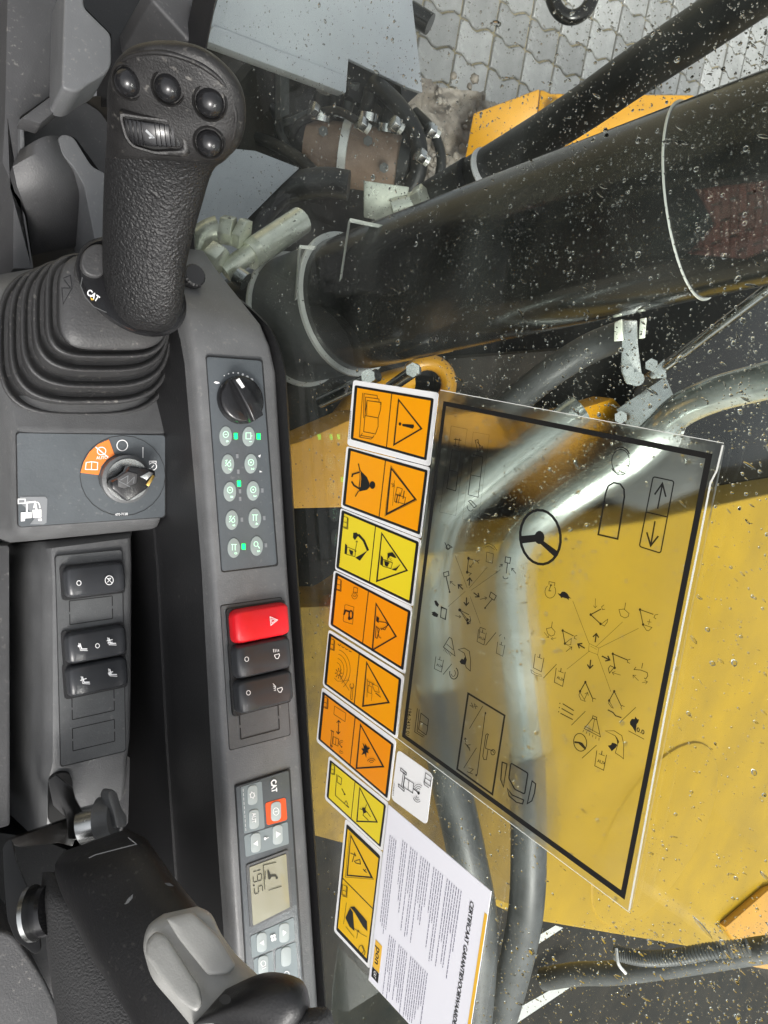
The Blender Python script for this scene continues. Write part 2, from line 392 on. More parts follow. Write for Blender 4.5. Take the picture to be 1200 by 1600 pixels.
# upper dark cavity in front of the deck
cav = root('undercarriage', ZP(-1.45).hit((560, 260)), 'black greasy undercarriage frame behind the hose cluster', 'frame')
cp = ZP(-1.45)
plate('frame_plate', [(290, 55), (420, 90), (545, 100), (640, 140), (760, 170), (800, 330), (740, 400), (520, 480), (400, 560), (290, 430)], cp, .06, M['deck'], cav)
for px in ([(545, 88), (565, 92), (622, 120), (605, 150), (575, 170), (545, 150)], [(625, 128), (660, 140), (630, 168)]):
    plate('gusset', px, ZP(-1.30), .02, M['black'], cav)
plate('side_member', [(438, 108), (452, 112), (452, 178), (438, 185)], ZP(-1.40), .02, M['tube_section'], cav)
# rocks of mud
def lump(mb, c, r, n=7, m=6):
    s1 = random.random() * 9; rings = []
    for i in range(m):
        a = math.pi * (i + .5) / m
        rings.append([c + Vector((math.sin(a) * math.cos(2 * math.pi * j / n), math.sin(a) * math.sin(2 * math.pi * j / n), math.cos(a) * .7)) * r * random.uniform(.75, 1.2) for j in range(n)])
    mb.grid(rings)
mm = MB()
mpl = ZP(-1.41); a_ = mpl.hit((570, 100)); NX = 60; rgm = random.Random(5); from mathutils import noise as mnoise
rows = []
for i in range(NX + 1):
    row = []
    for j in range(NX + 1):
        px, py = 618 + 150 * i / NX, 112 + (i / NX) * 50 + 170 * j / NX
        v = mpl.hit((px, py)); h = mnoise.fractal(v * 9, 1, 2, 5) * .05 + mnoise.noise(v * 22) * .015
        row.append(v + Vector((0, 0, h + .015)))
    rows.append(row)
mm.grid(rows, closed=False, cap0=False, cap1=False)
for k in range(60):
    px, py = rgm.uniform(630, 750), rgm.uniform(120, 290)
    lump(mm, mpl.hit((px, py)) + Vector((0, 0, .02)), rgm.uniform(.004, .013))
md = mm.build('mud_clods', M['mud'], ang=100); md['kind'] = 'stuff'; md['label'] = 'brown and grey mud caked on the track frame'; md['category'] = 'mud'
# grey guard plate at the top
gp = root('grey_guard_plate', ZP(-1.25).hit((480, 50)), 'wide wet light grey steel plate with a folded edge at the top', 'guard plate')
gpl = ZP(-1.25)
plate('plate', [(338, -40), (640, -40), (661, 145), (640, 138), (545, 92), (541, 145), (321, 62)], gpl, .012, M['greymetal'], gp, bevel=.003)
plate('folded_lip', [(334, 38), (541, 118), (541, 146), (321, 64)], gpl, .03, M['greymetal'], gp, off=.012, bevel=.004)
gp2 = tag(plate('grey_floor_plate', [(300, 225), (400, 235), (470, 262), (440, 290), (385, 345), (420, 470), (330, 470), (280, 360)], ZP(-1.2), .03, M['greymetal'], bevel=.004), 'flat grey steel plate with raindrops right of the joystick grip', 'steel plate')
# hoses with fittings in the cavity
hc = root('hose_cluster', D(560, 200, 1.46), 'cluster of short black hydraulic hoses with steel collars', 'hose cluster')
for (x, y, wd, L, mm_) in ((500, 165, 20, 60, 'hose'), (525, 158, 17, 66, 'hose'), (548, 150, 14, 60, 'tube_section'), (575, 165, 20, 66, 'hose'), (605, 185, 18, 56, 'hose'), (628, 215, 16, 50, 'hose')):
    a = D(x, y, 1.44); b = D(x - 16, y + L, 1.50)
    tube('hose', smoothpath([a + (a - b) * .35, a, b]), wd / 1100 * 1.45 * .62, M[mm_], hc, 14)
for (x, y) in ((503, 178), (527, 172), (577, 178), (607, 196)):
    a = D(x, y, 1.425); b = D(x - 2, y + 13, 1.43); tube('collar', [a, b], .023, M['steel'], hc, 14)
rs = root('swivel_housing', D(560, 245, 1.47), 'steel swivel housing below the short hoses, its brown tint a window reflection', 'housing')
swp = [D(478 + k * 16, 236 + k * 2.2, 1.47) for k in range(11)]
tube('drum', swp, [.050, .060, .063, .063, .063, .060, .060, .063, .063, .060, .045], M['brownsteel'], rs, 32)
tube('ring_flange', [D(534, 243, 1.465), D(546, 245, 1.465)], .068, M['zinc'], rs, 32)
tube('black_seal', [D(624, 255, 1.465), D(640, 258, 1.465)], .062, M['hose'], rs, 32)
for (x, y) in ((505, 205), (575, 220), (600, 262), (520, 272)): a = D(x, y, 1.40); tube('bolt', [a, a + ray(x, y) * .03], .010, M['tube_section'], rs, 6)
tube('elbow', smoothpath(path3([(590, 140, 1.45), (615, 165, 1.45), (640, 200, 1.45), (648, 250, 1.46), (630, 285, 1.48)])), .02, M['hose'], hc, 14)
tube('clamp_band', smoothpath(path3([(640, 215, 1.42), (650, 240, 1.42), (640, 280, 1.425)])), .008, M['steel'], hc, 8)
for l, r_, m_ in (([(432, 195, 1.5), (455, 188, 1.49), (478, 178, 1.48), (492, 172, 1.46)], .007, 'tube_section'), ([(400, 150, 1.5), (430, 175, 1.48), (440, 215, 1.47), (470, 262, 1.46)], .010, 'hose'),
                  ([(380, 210, 1.5), (420, 222, 1.46), (470, 250, 1.42), (520, 300, 1.4)], .012, 'hose'), ([(585, 130, 1.42), (622, 165, 1.38), (650, 210, 1.38), (655, 262, 1.4), (640, 300, 1.42)], .017, 'hose'),
                  ([(648, 175, 1.42), (676, 205, 1.4), (690, 250, 1.4), (680, 300, 1.42)], .010, 'hose'), ([(455, 215, 1.47), (470, 190, 1.44), (520, 172, 1.40), (560, 190, 1.38)], .008, 'hose')):
    tube('cable', smoothpath(path3(l)), r_, M[m_], hc, 12)
for (x, y, q) in ((486, 168, 1.40), (560, 190, 1.37), (612, 190, 1.36), (652, 240, 1.37), (668, 200, 1.38)):
    a = D(x, y, q); b = D(x + 9, y + 7, q + .01); tubemb([a, b], .015, 6).build('hex_fitting', M['steel'], hc, bevel=.0015)
    tube('fitting_neck', [b, D(x + 17, y + 13, q + .015)], .010, M['zinc'], hc, 12)
# black curved track guard behind fitting
tube_ = tag(tube('bent_black_hose', smoothpath(path3([(395, 400, 1.3), (400, 345, 1.3), (440, 300, 1.3), (500, 285, 1.3), (545, 290, 1.3)])), .026, M['hose']), 'bent black hose arching behind the zinc fitting', 'hose')
# parts of a parked thing at the top
bk = root('steel_lug', D(640, 30, 2.5), 'black rounded steel lug lying beyond the grey plate', 'lug')
tube('lug_body', path3([(640, 18, 2.5), (672, 38, 2.5)]), .036, M['paint'], bk, 14)
rg = tag(tube('black_ring', smoothpath(path3([(855, -30, 2.2), (868, 10, 2.2), (885, 26, 2.2), (905, 24, 2.2), (922, 5, 2.2), (930, -30, 2.2), (925, -70, 2.2), (905, -95, 2.2), (880, -92, 2.2), (860, -65, 2.2), (855, -30, 2.2)])), .022, M['paint']), 'dark steel ring lying on the paving at the top edge', 'ring')
# zinc elbow fitting
zf = root('hydraulic_fitting', D(380, 390, .95), 'zinc plated hydraulic elbow fitting with hex nuts', 'fitting')
tube('elbow', smoothpath(path3([(322, 440, .95), (312, 405, .93), (318, 372, .92), (345, 358, .92)])), .018, M['cream'], zf, 18)
def hexnut(a, b, r, m, parent, name='hex_nut', seg=6):
    tubemb([a, b], r, seg).build(name, m, parent, bevel=.0015)
hexnut(D(346, 358, .91), D(366, 362, .91), .019, M['cream'], zf); hexnut(D(372, 362, .915), D(384, 368, .915), .021, M['cream'], zf)
tube('tube_section', path3([(388, 400, .93), (470, 345, .98)]), .019, M['cream'], zf, 20)
tube('ferrule', path3([(350, 425, .92), (405, 385, .93)]), .013, M['cream'], zf, 18)
hexnut(D(325, 400, .90), D(345, 412, .90), .022, M['cream'], zf); tube('plug', path3([(370, 430, .9), (384, 440, .9)]), .012, M['steel'], zf, 16)
# boom cylinder
bc = root('boom_cylinder', D(800, 400, .80), 'thick glossy black boom cylinder barrel crossing the window', 'hydraulic cylinder')
def bcp(x, extra=0): return D(x, 470 - (x - 570) * .295 + (0), 1 / (1.087 + (x - 600) * .000833))
xs = [400, 440] + list(range(500, 1321, 60))
tube('barrel', onward([bcp(x) for x in xs], 1.1), .089, M['paint'], bc, 48)
def band(x, wpx, r, thick, m, name, parent):
    a, b = bcp(x), bcp(x + wpx); ax = (b - a).normalized(); mb = MB()
    u = ax.orthogonal().normalized(); v = ax.cross(u); n = 56
    prof = [(0, r), (0, r + thick), (1, r + thick), (1, r)]
    rings = [[a + (b - a) * s + (u * math.cos(2 * math.pi * k / n) + v * math.sin(2 * math.pi * k / n)) * rr for s, rr in prof] for k in range(n + 1)]
    mb.grid(rings, cap0=False, cap1=False); return mb.build(name, m, parent)
band(466, 3.2, .089, .0075, M['zinc'], 'clamp_rim', bc); band(545, 3.4, .089, .0075, M['zinc'], 'clamp_rim', bc)
band(470, 78, .0885, .002, M['tube_section'], 'clamp_band', bc)
band(1085, 2.4, .089, .002, M['zinc'], 'wire_ring', bc)
for pts in (((460, 470), (466, 388), (490, 390)), ((530, 440), (544, 346), (600, 358))):
    l = [D(x, y, .83) for x, y in pts]
    mb = MB(); wv = ray(600, 400).normalized() * .02
    for a, b in zip(l, l[1:]): mb.prism([a, b, b + wv, a + wv], (l[2] - l[1]).normalized().cross(wv.normalized()) * .0035 + Vector((0, 0, .003)))
    mb.build('clamp_bracket', M['zinc'], bc)
for (x, y) in ((575, 588), (645, 578)):
    a = D(x, y, .86); tube('bolt_head', [a, a - ray(x, y) * .012], .009, M['steel'], bc, 6)
tube('clamp_bolt', path3([(500, 628, .92), (590, 586, .86)]), .008, M['steel'], bc, 12)
tube('clamp_bolt', path3([(610, 605, .92), (650, 577, .86)]), .008, M['steel'], bc, 12)
# upper hose with fitting
uh = root('boom_hose', D(950, 140, .9), 'long thick black hydraulic hose running above the boom cylinder', 'hose')
tube('hose', onward(smoothpath(path3([(700, 297, 1.18), (760, 262, 1.10), (880, 190, .93), (1000, 108, .81), (1100, 42, .73), (1230, -45, .66)])), 1.2), [.030 - .006 * k / 41 for k in range(42)], M['hose'], uh, 24)
tube('crimp_ring', path3([(757, 264, 1.09), (759, 263, 1.088)]), .0315, M['vinyl'], uh, 24)
tube('crimp_sleeve', path3([(670, 314, 1.2), (735, 277, 1.12)]), .031, M['hose'], uh, 20)
hexnut(D(655, 320, 1.16), D(668, 312, 1.15), .028, M['cream'], uh); tube('spigot', path3([(612, 330, 1.16), (655, 318, 1.16)]), .021, M['cream'], uh, 18)
plate('valve_block', [(568, 282), (640, 292), (628, 352), (568, 340)], Plane(D(600, 320, 1.15), -ray(600, 320)), .06, M['cream'], uh, bevel=.003)
# yellow lug at the top
yl = root('yellow_steel_lug', D(850, 200, 1.6), 'bright yellow steel lug with a bolt hole behind the black hoses', 'bracket')
kp = zoom(700, 0, 2.4); K = lambda l: [kp(p) for p in l]
plate('cheek', K([(95, 425), (345, 332), (330, 478), (100, 640), (62, 600)]), Plane(D(790, 200, 1.62), -ray(790, 200)), .05, M['cat2'], yl, bevel=.006)
plate('front', K([(345, 332), (385, 350), (920, 355), (1000, 420), (540, 560), (310, 560), (330, 470)]), Plane(D(850, 190, 1.6), -ray(850, 200) + Vector((-.25, 0, .1))), .05, M['cat2'], yl, bevel=.008)
a = D(869.5, 170, 1.56); tube('bolt_hole', [a, a + ray(870, 170) * .03], .013, M['void_black'], yl, 16); tube('hole_rim', [a + ray(870, 170) * .004, a + ray(870, 170) * .03], .018, M['cat'], yl, 16)
# big yellow body panel with a darker raised strip between the rails
yp = root('yellow_body_panel', ZP(-.62).hit((900, 1150)), 'large flat yellow body panel of the machine under the diagram sheet', 'body panel')
ypl = ZP(-.62)
plate('panel', [(652, 866), (690, 862), (840, 836), (1000, 815), (1200, 772), (1420, 730), (1420, 1540), (1140, 1490), (820, 1436), (742, 1402), (700, 1170), (662, 980)], ypl, .10, M['cat'], yp, r=10, bevel=.008, seg=3)
tag(plate('mottled_yellow_side_panel', [(440, 950), (545, 946), (640, 880), (664, 990), (698, 1165), (736, 1396), (640, 1345), (470, 1300)], ZP(-.66), .08, M['catmottled'], r=8, bevel=.006), 'mottled darker yellow side panel behind the row of warning labels', 'body panel')  # left part of the body, darker and mottled in colour
plate('darker_strip', [(692, 866), (768, 856), (790, 900), (800, 1020), (815, 1180), (818, 1420), (748, 1396), (706, 1168), (670, 985)], ypl, .003, M['catdark'], yp, off=.004, r=6)  # thin plate in a darker yellow than the panel
pd = MB(); c = ypl.hit((1030, 1300)); n = 40
pd.grid([[c + Vector((math.cos(2 * math.pi * k / n) * rr, math.sin(2 * math.pi * k / n) * rr * .85, z)) for k in range(n)] for rr, z in ((.24, .0), (.237, .004), (.225, .006))], cap0=False)
pd.build('raised_disc', M['cat'], yp)
yb = tag(plate('yellow_side_block', [(835, 660), (960, 622), (985, 650), (930, 760), (850, 800), (800, 760)], ZP(-.80), .05, M['cat2'], bevel=.006), 'small yellow block beside the galvanised handrail bracket', 'body block')
yb2 = tag(plate('yellow_corner_block', [(1134, 1450), (1200, 1392), (1290, 1360), (1290, 1530), (1178, 1512)], ZP(-.60), .02, M['cat2'], bevel=.006), 'bright yellow block at the lower right corner of the window', 'body block')
tag(plate('yellow_bulkhead', [(430, 700), (470, 690), (560, 650), (640, 640), (600, 792), (430, 796)], ZP(-.66), .05, M['cat2'], r=8, bevel=.006), 'yellow bulkhead piece between the console keypad and the upper labels', 'body block')
tag(plate('orange_tank_edge', [(690, 650), (770, 640), (800, 700), (745, 700), (700, 690)], ZP(-.84), .05, M['cat2'], r=10, bevel=.006), 'small yellow block seen through the top corner of the diagram sheet', 'body block')
tor = MB(); c = D(668, 600, 1.05); rv = ray(668, 600).normalized(); u = rv.orthogonal().normalized(); v = rv.cross(u)
tor_path = [c + u * math.cos(R(a)) * .032 + v * math.sin(R(a)) * .032 for a in range(0, 361, 15)]
tag(tubemb(tor_path, .012, 12).build('pin_boss', M['cat2']), 'yellow ring behind the top corner of the uppermost label', 'pin boss')
yc = tag(tube('yellow_curved_pipe', smoothpath(path3([(448, 735, 1.0), (500, 705, 1.0), (540, 650, 1.0), (575, 612, 1.0), (640, 590, 1.02)])), .018, M['cat2']), 'curved yellow pipe below the clamp bolts', 'pipe')
# dark machinery strip between
for (nm, px, z, m, lb) in (('black_valve_cover', [(700, 560), (960, 540), (1000, 600), (1010, 640), (860, 645), (760, 700), (700, 690)], -.9, 'deck', 'dark valve cover beneath the boom cylinder'),
                       ('black_side_cover', [(1030, 590), (1230, 440), (1420, 430), (1420, 745), (1200, 765), (1150, 770), (1010, 800), (930, 770), (1000, 650)], -.72, 'paint', 'black cover plate below the handrail')):
    tag(plate(nm, px, ZP(z), .04, M[m], bevel=.006), lb, 'cover')
tag(tube('hydraulic_hose', smoothpath(path3([(780, 650, .95), (850, 590, .95), (920, 545, .93), (980, 522, .9)])), .02, M['tube_section']), 'grey hose slanting up under the boom cylinder', 'hose')
# handrail
hr = root('handrail', D(1030, 660, .8), 'galvanised bent tube handrail with flat bracket', 'handrail')
tube('rail', smoothpath([D(1290, 570, .66) + (D(1290, 570, .66) - D(1200, 594, .70)).normalized() * .5] + path3([(1290, 570, .66), (1200, 594, .70), (1120, 615, .74), (1065, 640, .78), (1030, 672, .81), (980, 720, .83), (905, 768, .85), (840, 815, .86), (808, 855, .86), (798, 910, .86), (806, 1020, .85), (824, 1186, .84)])), .019, M['chrome'], hr, 24)
tube('tube_section', smoothpath(path3([(823, 1180, .84), (826, 1300, .84), (822, 1420, .86), (800, 1530, .92), (765, 1650, 1.0)])), .0215, M['tube_section'], hr, 20)  # darker reflection of the lower rail built as an added grey length
plate('bracket', [(1040, 588), (1062, 640), (1075, 660), (1060, 700), (985, 672), (962, 640)], Plane(D(1020, 640, .84), -ray(1020, 640)), .006, M['steel'], hr, bevel=.001)
plate('lower_bracket', [(985, 672), (1062, 690), (1104, 694), (1100, 760), (1010, 800), (930, 772)], Plane(D(1020, 730, .90), -ray(1020, 730)), .006, M['tube_section'], hr, bevel=.001)
plate('bracket_lip', [(1012, 586), (1038, 560), (1042, 590), (1018, 592)], Plane(D(1020, 590, .83), -ray(1020, 640)), .012, M['steel'], hr, bevel=.001)
for q in ((970, 652), (1018, 570), (1015, 647)): a = D(*q, .82); tube('bolt', [a, a + ray(*q) * .02], .0075, M['steel'], hr, 6)
tube('stay_rod', path3([(1040, 572, .82), (1200, 450, .70), (1260, 405, .67)]), .005, M['steel'], hr, 12)
hr2 = root('inner_handrail', D(700, 900, .9), 'second galvanised rail nearer the warning labels', 'handrail')
tube('rail', smoothpath(path3([(905, 640, .92), (840, 690, .92), (760, 752, .92), (705, 800, .92), (682, 870, .91), (676, 960, .9), (684, 1090, .88)])), .021, M['chrome'], hr2, 24)
tube('tube_section', smoothpath(path3([(684, 1085, .88), (700, 1200, .86), (728, 1330, .86), (748, 1450, .88), (740, 1600, .92), (730, 1680, .95)])), .024, M['tube_section'], hr2, 20)  # dark reflection low on this rail, again an added grey length
# latch
la = root('silver_latch', D(985, 545, .8), 'small silver over centre latch hanging below the boom cylinder', 'latch')
for px in ([(960, 504), (972, 498), (974, 532), (959, 534)], [(1000, 498), (1011, 496), (1008, 528), (998, 530)]): plate('catch', px, Plane(D(985, 515, .78), -ray(985, 515)), .01, M['cream'], la, bevel=.001)
plate('lever', [(972, 500), (996, 500), (997, 540), (1003, 585), (992, 602), (978, 600), (970, 580), (971, 540)], Plane(D(985, 545, .79), -ray(985, 545)), .006, M['steel'], la, r=4, bevel=.001)
tube('pin', [D(982, 580, .78), D(982, 580, .80)], .006, M['steel'], la, 12); tube('pin', [D(995, 592, .78), D(995, 592, .80)], .008, M['steel'], la, 12)
# lower right hoses and strips
tag(tube('drain_hose', smoothpath(path3([(850, 1530, 1.12), (900, 1522, 1.08), (960, 1520, 1.04), (1060, 1506, .98), (1180, 1486, .93), (1300, 1470, .88)])), .016, M['tube_section']), 'grey hose running under the edge of the yellow panel', 'hose')
cr = smoothpath(path3([(960, 1488, .95), (1000, 1497, .93), (1050, 1496, .9), (1110, 1486, .87), (1170, 1480, .85)]), 24)
tag(tube('corrugated_conduit', cr, [.0085 + .0015 * (k % 2) for k in range(len(cr))], M['tube_section'], seg=12), 'thin corrugated cable conduit beside the grey hose', 'conduit')
tag(tube('cable_tie', smoothpath(path3([(963, 1482, .92), (966, 1505, .91), (978, 1521, .91)])), .002, M['vinyl'], seg=8), 'pale cable tie round the grey hose', 'cable tie')
for k, px in enumerate(([(780, 1592), (908, 1520), (916, 1526), (800, 1604)], [(808, 1482), (868, 1446), (880, 1450), (815, 1492)], [(742, 1572), (760, 1560), (762, 1574), (744, 1586)])):
    tag(plate('white_marking_strip', px, ZP(-.95), .004, M['zinc']), ('long white strip at the bottom edge right of the certificate', 'short white strip just under the yellow panel edge', 'tiny white strip touching the certificate edge')[k], 'strip')
# ================================================================== INSIDE THE CAB
ROT = Matrix((Vector((1, 0, 0)), -LD, CN)).transposed()            # local x right, y forward, z off the console
def put(o, parent, pos, rot=ROT):
    o.parent = parent; o.matrix_local = Matrix.Translation(pos - wloc(parent)) @ rot.to_4x4(); return o
fl = MB(); fl.prism([Vector((x, y, CZ - 1.35)) for x, y in ((-1.0, -1.1), (.30, -1.1), (.30, .9), (-1.0, .9))], Vector((0, 0, -.04)))
flo = fl.build('cab_floor', M['trim_d'], origin=Vector((0, 0, CZ - 1.35))); flo['kind'] = 'structure'
# left side of the cab: unseen, added and cut to shape the window's reflection
ds = root('cab_left_blocker', Vector((-.80, 0, CZ - .8)), 'unseen black left side of the cab with a gap cut to shape the window reflection', 'door')
for nm_, pts in (('lower_panel', [(-1.1, -1.31), (.9, -1.31), (.9, -.86), (.40, -.853), (.33, -.80), (.27, -.85), (.2, -.86), (-1.1, -.86)]), ('rear_panel', [(-1.1, -.857), (.2, -.857), (.268, -.847), (.25, -.70), (.285, -.62), (.27, -.40), (-1.1, -.40)]), ('front_panel', [(.402, -.85), (.9, -.857), (.9, -.40), (.40, -.40)])):
    MB().prism([Vector((-.80, y, CZ + z)) for y, z in pts], Vector((-.05, 0, 0))).build(nm_, M['black'], ds)
rw = root('rear_blocker', Vector((-.2, -1.12, CZ - .8)), 'unseen black panel added behind the seat to block reflected ground', 'bulkhead')
MB().prism([Vector((x, -1.12, CZ + z)) for x, z in ((-.79, -1.31), (.31, -1.31), (.31, -.10), (-.79, -.10))], Vector((0, -.04, 0))).build('blocker_panel', M['black'], rw)  # unseen panel added to keep bright ground out of the window reflection
# rubber mat with raised pads, seen at the left edge
mt = root('rubber_step_mat', H(.80).hit((0, 200)), 'dark rubber mat with raised square pads at the upper left edge', 'floor mat')
mp = H(.80)
plate('mat_base', [(-260, -60), (40, -60), (40, 470), (-260, 470)], mp, .02, M['mat'], mt)
pad0 = None
for i in range(4):
    for j in range(8):
        if pad0 is None:
            pad0 = plate('pad', [(-46, 4), (8, 4), (8, 56), (-46, 56)], mp, .008, M['mat'], mt, off=.010, bevel=.003)
            u_ = (mp.hit((9, 60)) - mp.hit((-51, 60))); v_ = (mp.hit((-20, 62)) - mp.hit((-20, 0)))
        elif i or j:
            q = pad0.copy(); COL.objects.link(q); q.location = Vector(pad0.location) - u_ * i + v_ * (j - .4)
# ------------------------------------------------------------------ front trim with cup holder
tr = root('front_trim', H(.66).hit((120, 150)), 'grey moulded trim panel with an open cup holder behind the joystick', 'trim panel')
z1 = zoom(0, 0, 3); Z1 = lambda l: [z1(p) for p in l]
plate('upright_panel', Z1([(35, -90), (306, -90), (302, 0), (287, 412), (96, 548), (92, 720), (60, 880), (120, 1010), (160, 1260), (60, 1260), (62, 880), (10, 760), (22, 540)]), H(.675), .12, M['trim_d'], tr, bevel=.002)
plate('raised_wedge', Z1([(304, -90), (388, -90), (392, 10), (400, 40), (522, 160), (524, 300), (500, 345), (425, 385), (360, 436), (290, 410)]), H(.60), .045, M['trim_l'], tr, off=.0, r=[0, 0, 8, 8, 10, 10, 12, 20, 14, 8], bevel=.004, seg=3)
plate('wedge_under_lip', Z1([(287, 412), (362, 438), (190, 580), (98, 552)]), H(.64), .02, M['trim_d'], tr, bevel=.002)
plate('recess_wall', Z1([(384, -90), (730, -90), (720, 0), (905, 210), (760, 420), (524, 420), (522, 160), (392, 30)]), H(.70), .05, M['black'], tr)
plate('corner_panel', Z1([(712, 0), (700, -90), (1020, -90), (1008, 0), (988, 62), (955, 120), (930, 212), (900, 206)]), H(.615), .10, M['trim_d'], tr, r=[4, 0, 0, 10, 25, 25, 4, 4], bevel=.004, seg=3)
plate('gap_seal', Z1([(1005, -90), (1035, -90), (1020, 0), (1000, 70), (965, 130), (950, 216), (920, 214), (955, 120), (985, 65)]), H(.64), .05, M['black'], tr)
# cup holder: floor, inner wall, thick rim wall and outer bowl
chp = H(.72)
plate('cup_floor', ell(150, 225, 62, 75, 32), H(.735), .01, M['deck'], tr)
plate('cup_inner_wall', Z1([(92, 552), (190, 580), (330, 470), (400, 478), (470, 525), (520, 600), (520, 900), (480, 820), (350, 640), (270, 640), (110, 700), (92, 700)]), H(.728), .03, M['trim_d'], tr, r=8, bevel=.002)
plate('holder_edge', Z1([(92, 552), (112, 560), (118, 690), (92, 704)]), H(.667), .05, M['trim_l'], tr, bevel=.002)
plate('rim', Z1([(272, 642), (300, 628), (345, 642), (380, 700), (430, 780), (500, 815), (520, 1000), (510, 1180), (445, 1130), (420, 1000), (395, 870), (350, 790), (290, 720)]), H(.655), .06, M['trim_l'], tr, r=8, bevel=.004, seg=3)
rings = []
for (L, Rr, h) in (((30, 236), (92, 213), .663), ((20, 260), (100, 232), .659), ((27, 292), (124, 268), .664), ((38, 320), (134, 300), .675), ((44, 350), (142, 342), .695), ((50, 400), (150, 385), .72)):
    a, b = H(h).hit(L), H(h).hit(Rr); n = 10
    rr = [a + (b - a) * (k / n) + CN * (.012 * math.sin(math.pi * k / n) - .0) for k in range(n + 1)]
    rings.append(rr + [p - CN * .08 for p in reversed(rr)])
MB().grid(rings).build('outer_bowl', M['trim_d'], tr)
# ------------------------------------------------------------------ dark gap and seat side
plate_gap = plate('gap_shade', [(150, 560), (420, 470), (470, 1700), (-120, 1700), (-120, 600)], H(.92), .03, M['void_black'])  # near-black sheet added as the shade down in the gap
tag(plate_gap, 'near-black sheet standing for the shade in the deep gap between the two consoles', 'cover')
# ------------------------------------------------------------------ right console
rc = root('right_console', H(.52).hit((400, 1000)), 'long narrow grey console with keypad, rocker switches and climate panel beside the window', 'control console')
ST = [((262, 385), (322, 392), .62), ((267, 408), (342, 420), .575), ((274, 438), (368, 452), .543), ((281, 462), (390, 478), .523), ((288, 490), (413, 506), .510), ((296, 520), (428, 541), .503), ((303, 560), (437, 582), .5), ((331, 900), (455, 885), .5), ((347, 1200), (475, 1160), .5), ((380, 1680), (505, 1605), .5)]
prof = [(0, .010, 0), (0.012, .004, 0), (.035, .0012, 0), (.07, 0, 0), (.5, 0, 0), (.90, 0, 0), (.94, .0012, 0), (.975, .004, 0), (1, .010, 0), (1, .09, .0), (.04, .09, 0)]
loft_lr(ST, prof, 'body', M['grey'], rc)
prof2 = [(0.012, .012, 0), (.2, .012, 0), (.2, .30, -.0), (-.30, .30, 0)]
loft_lr([(a, b, h) for a, b, h in ST], [(.004, .012, 0), (.9, .012, 0), (.9, .40, 0), (.02, .40, .0)], 'side_panel', M['black'], rc)  # wall coloured black to hold the shade of the gap
loft_lr([(a, b, h) for a, b, h in ST[5:]], [(-.02, .11, 0), (.2, .11, 0), (.2, .34, 0), (.0, .34, 0)], 'lower_side_panel', M['black'], rc)  # black here too for the shade deeper in the gap
z5 = zoom(290, 400, 3.2); z6 = zoom(320, 850, 4); z7 = zoom(340, 1180, 3.81)
HR = H(.5)
# keypad
K5 = lambda l: [z5(p) for p in l]
plate('keypad_gasket', K5([(101, 495), (386, 516), (464, 1550), (180, 1584)]), HR, .004, M['black'], rc, off=.0008, r=5)
kpad = plate('keypad', K5([(106, 503), (380, 524), (457, 1542), (184, 1576)]), HR, .004, M['membrane'], rc, off=.0018, r=5, bevel=.0004)
ik = Ink(HR, .0024, z=z5)
for x, y, r_ in ((193, 598, 3), (215, 589, 4), (238, 584, 4.5), (263, 585, 5.5), (286, 593, 6.5), (308, 605, 8.5), (330, 620, 10)): ik.dot(x, y, r_ * .9)
ik.fill([(140, 632), (150, 626), (165, 630), (172, 636), (155, 640)]).fill([(344, 645), (360, 645), (366, 652), (350, 656)])
ik.fill([(362, 1000), (376, 992), (372, 1008)]).fill([(370, 1072), (384, 1080), (370, 1082)])
ik.build('dial_print', M['white'], kpad)
BT = [(201, 900, 'a6', 1), (316, 902, 'b1', 1), (212, 1040, 'c7', 0), (327, 1038, 'd2', 0), (222, 1178, 'e8', 1), (338, 1174, 'f3', 0), (232, 1320, 'g9', 0), (347, 1312, 'h4', 0), (242, 1460, 'i0', 1), (356, 1450, 'j5', 0)]
for (x, y, c, on) in BT:
    b = plate('button', ell(*z5((x, y)), 9.8, 15.3, 28), HR, .001, M['button'], kpad, off=.0026, bevel=.0003)
    ik = Ink(HR, .0029, z=z5); k = c[0]
    if k in 'ae': ik.ring(x, y - 8, 13, 15, 3); ik.line([(x - 6, y - 8), (x + 6, y - 8)], 3)
    elif k in 'b': ik.line([(x - 14, y - 18), (x + 10, y - 18), (x + 10, y + 12), (x - 14, y + 12)], 3, True); ik.line([(x + 10, y - 3), (x + 18, y - 3)], 3)
    elif k in 'cg': ik.line([(x - 14, y + 10), (x + 14, y - 20)], 3); ik.ring(x + 6, y + 2, 8, 10, 3); ik.line([(x - 14, y - 16), (x - 4, y - 20), (x - 12, y - 2)], 3)
    elif k in 'df': ik.ring(x, y - 6, 13, 15, 3); ik.dot(x, y - 6, 4)
    elif k in 'hi': ik.line([(x - 14, y - 18), (x + 14, y - 18)], 3); ik.line([(x - 8, y - 18), (x - 8, y + 12)], 3); ik.line([(x + 6, y - 18), (x + 6, y + 12)], 3)
    else: ik.ring(x - 4, y - 10, 10, 12, 3); ik.line([(x + 6, y), (x + 14, y + 12)], 4)
    ik.text(c[1], (x + 2, y + 20), (0, 24), (20, 0), .01)
    ik.build('icon', M['glow'], b)
for (x, y, on) in ((252, 900, 1), (366, 902, 1), (259, 1000, 0), (264, 1078, 0), (268, 1138, 1), (272, 1176, 0), (273, 1214, 0), (384, 1172, 0), (282, 1318, 0), (394, 1310, 0), (291, 1453, 1), (402, 1446, 0)):
    s = 1 if on else .75
    plate('led', K5([(x - 8 * s, y - 14 * s), (x + 7 * s, y - 14 * s), (x + 8 * s, y + 14 * s), (x - 7 * s, y + 14 * s)]), HR, .0006, M['led' if on else 'ledoff'], kpad, off=.0024)
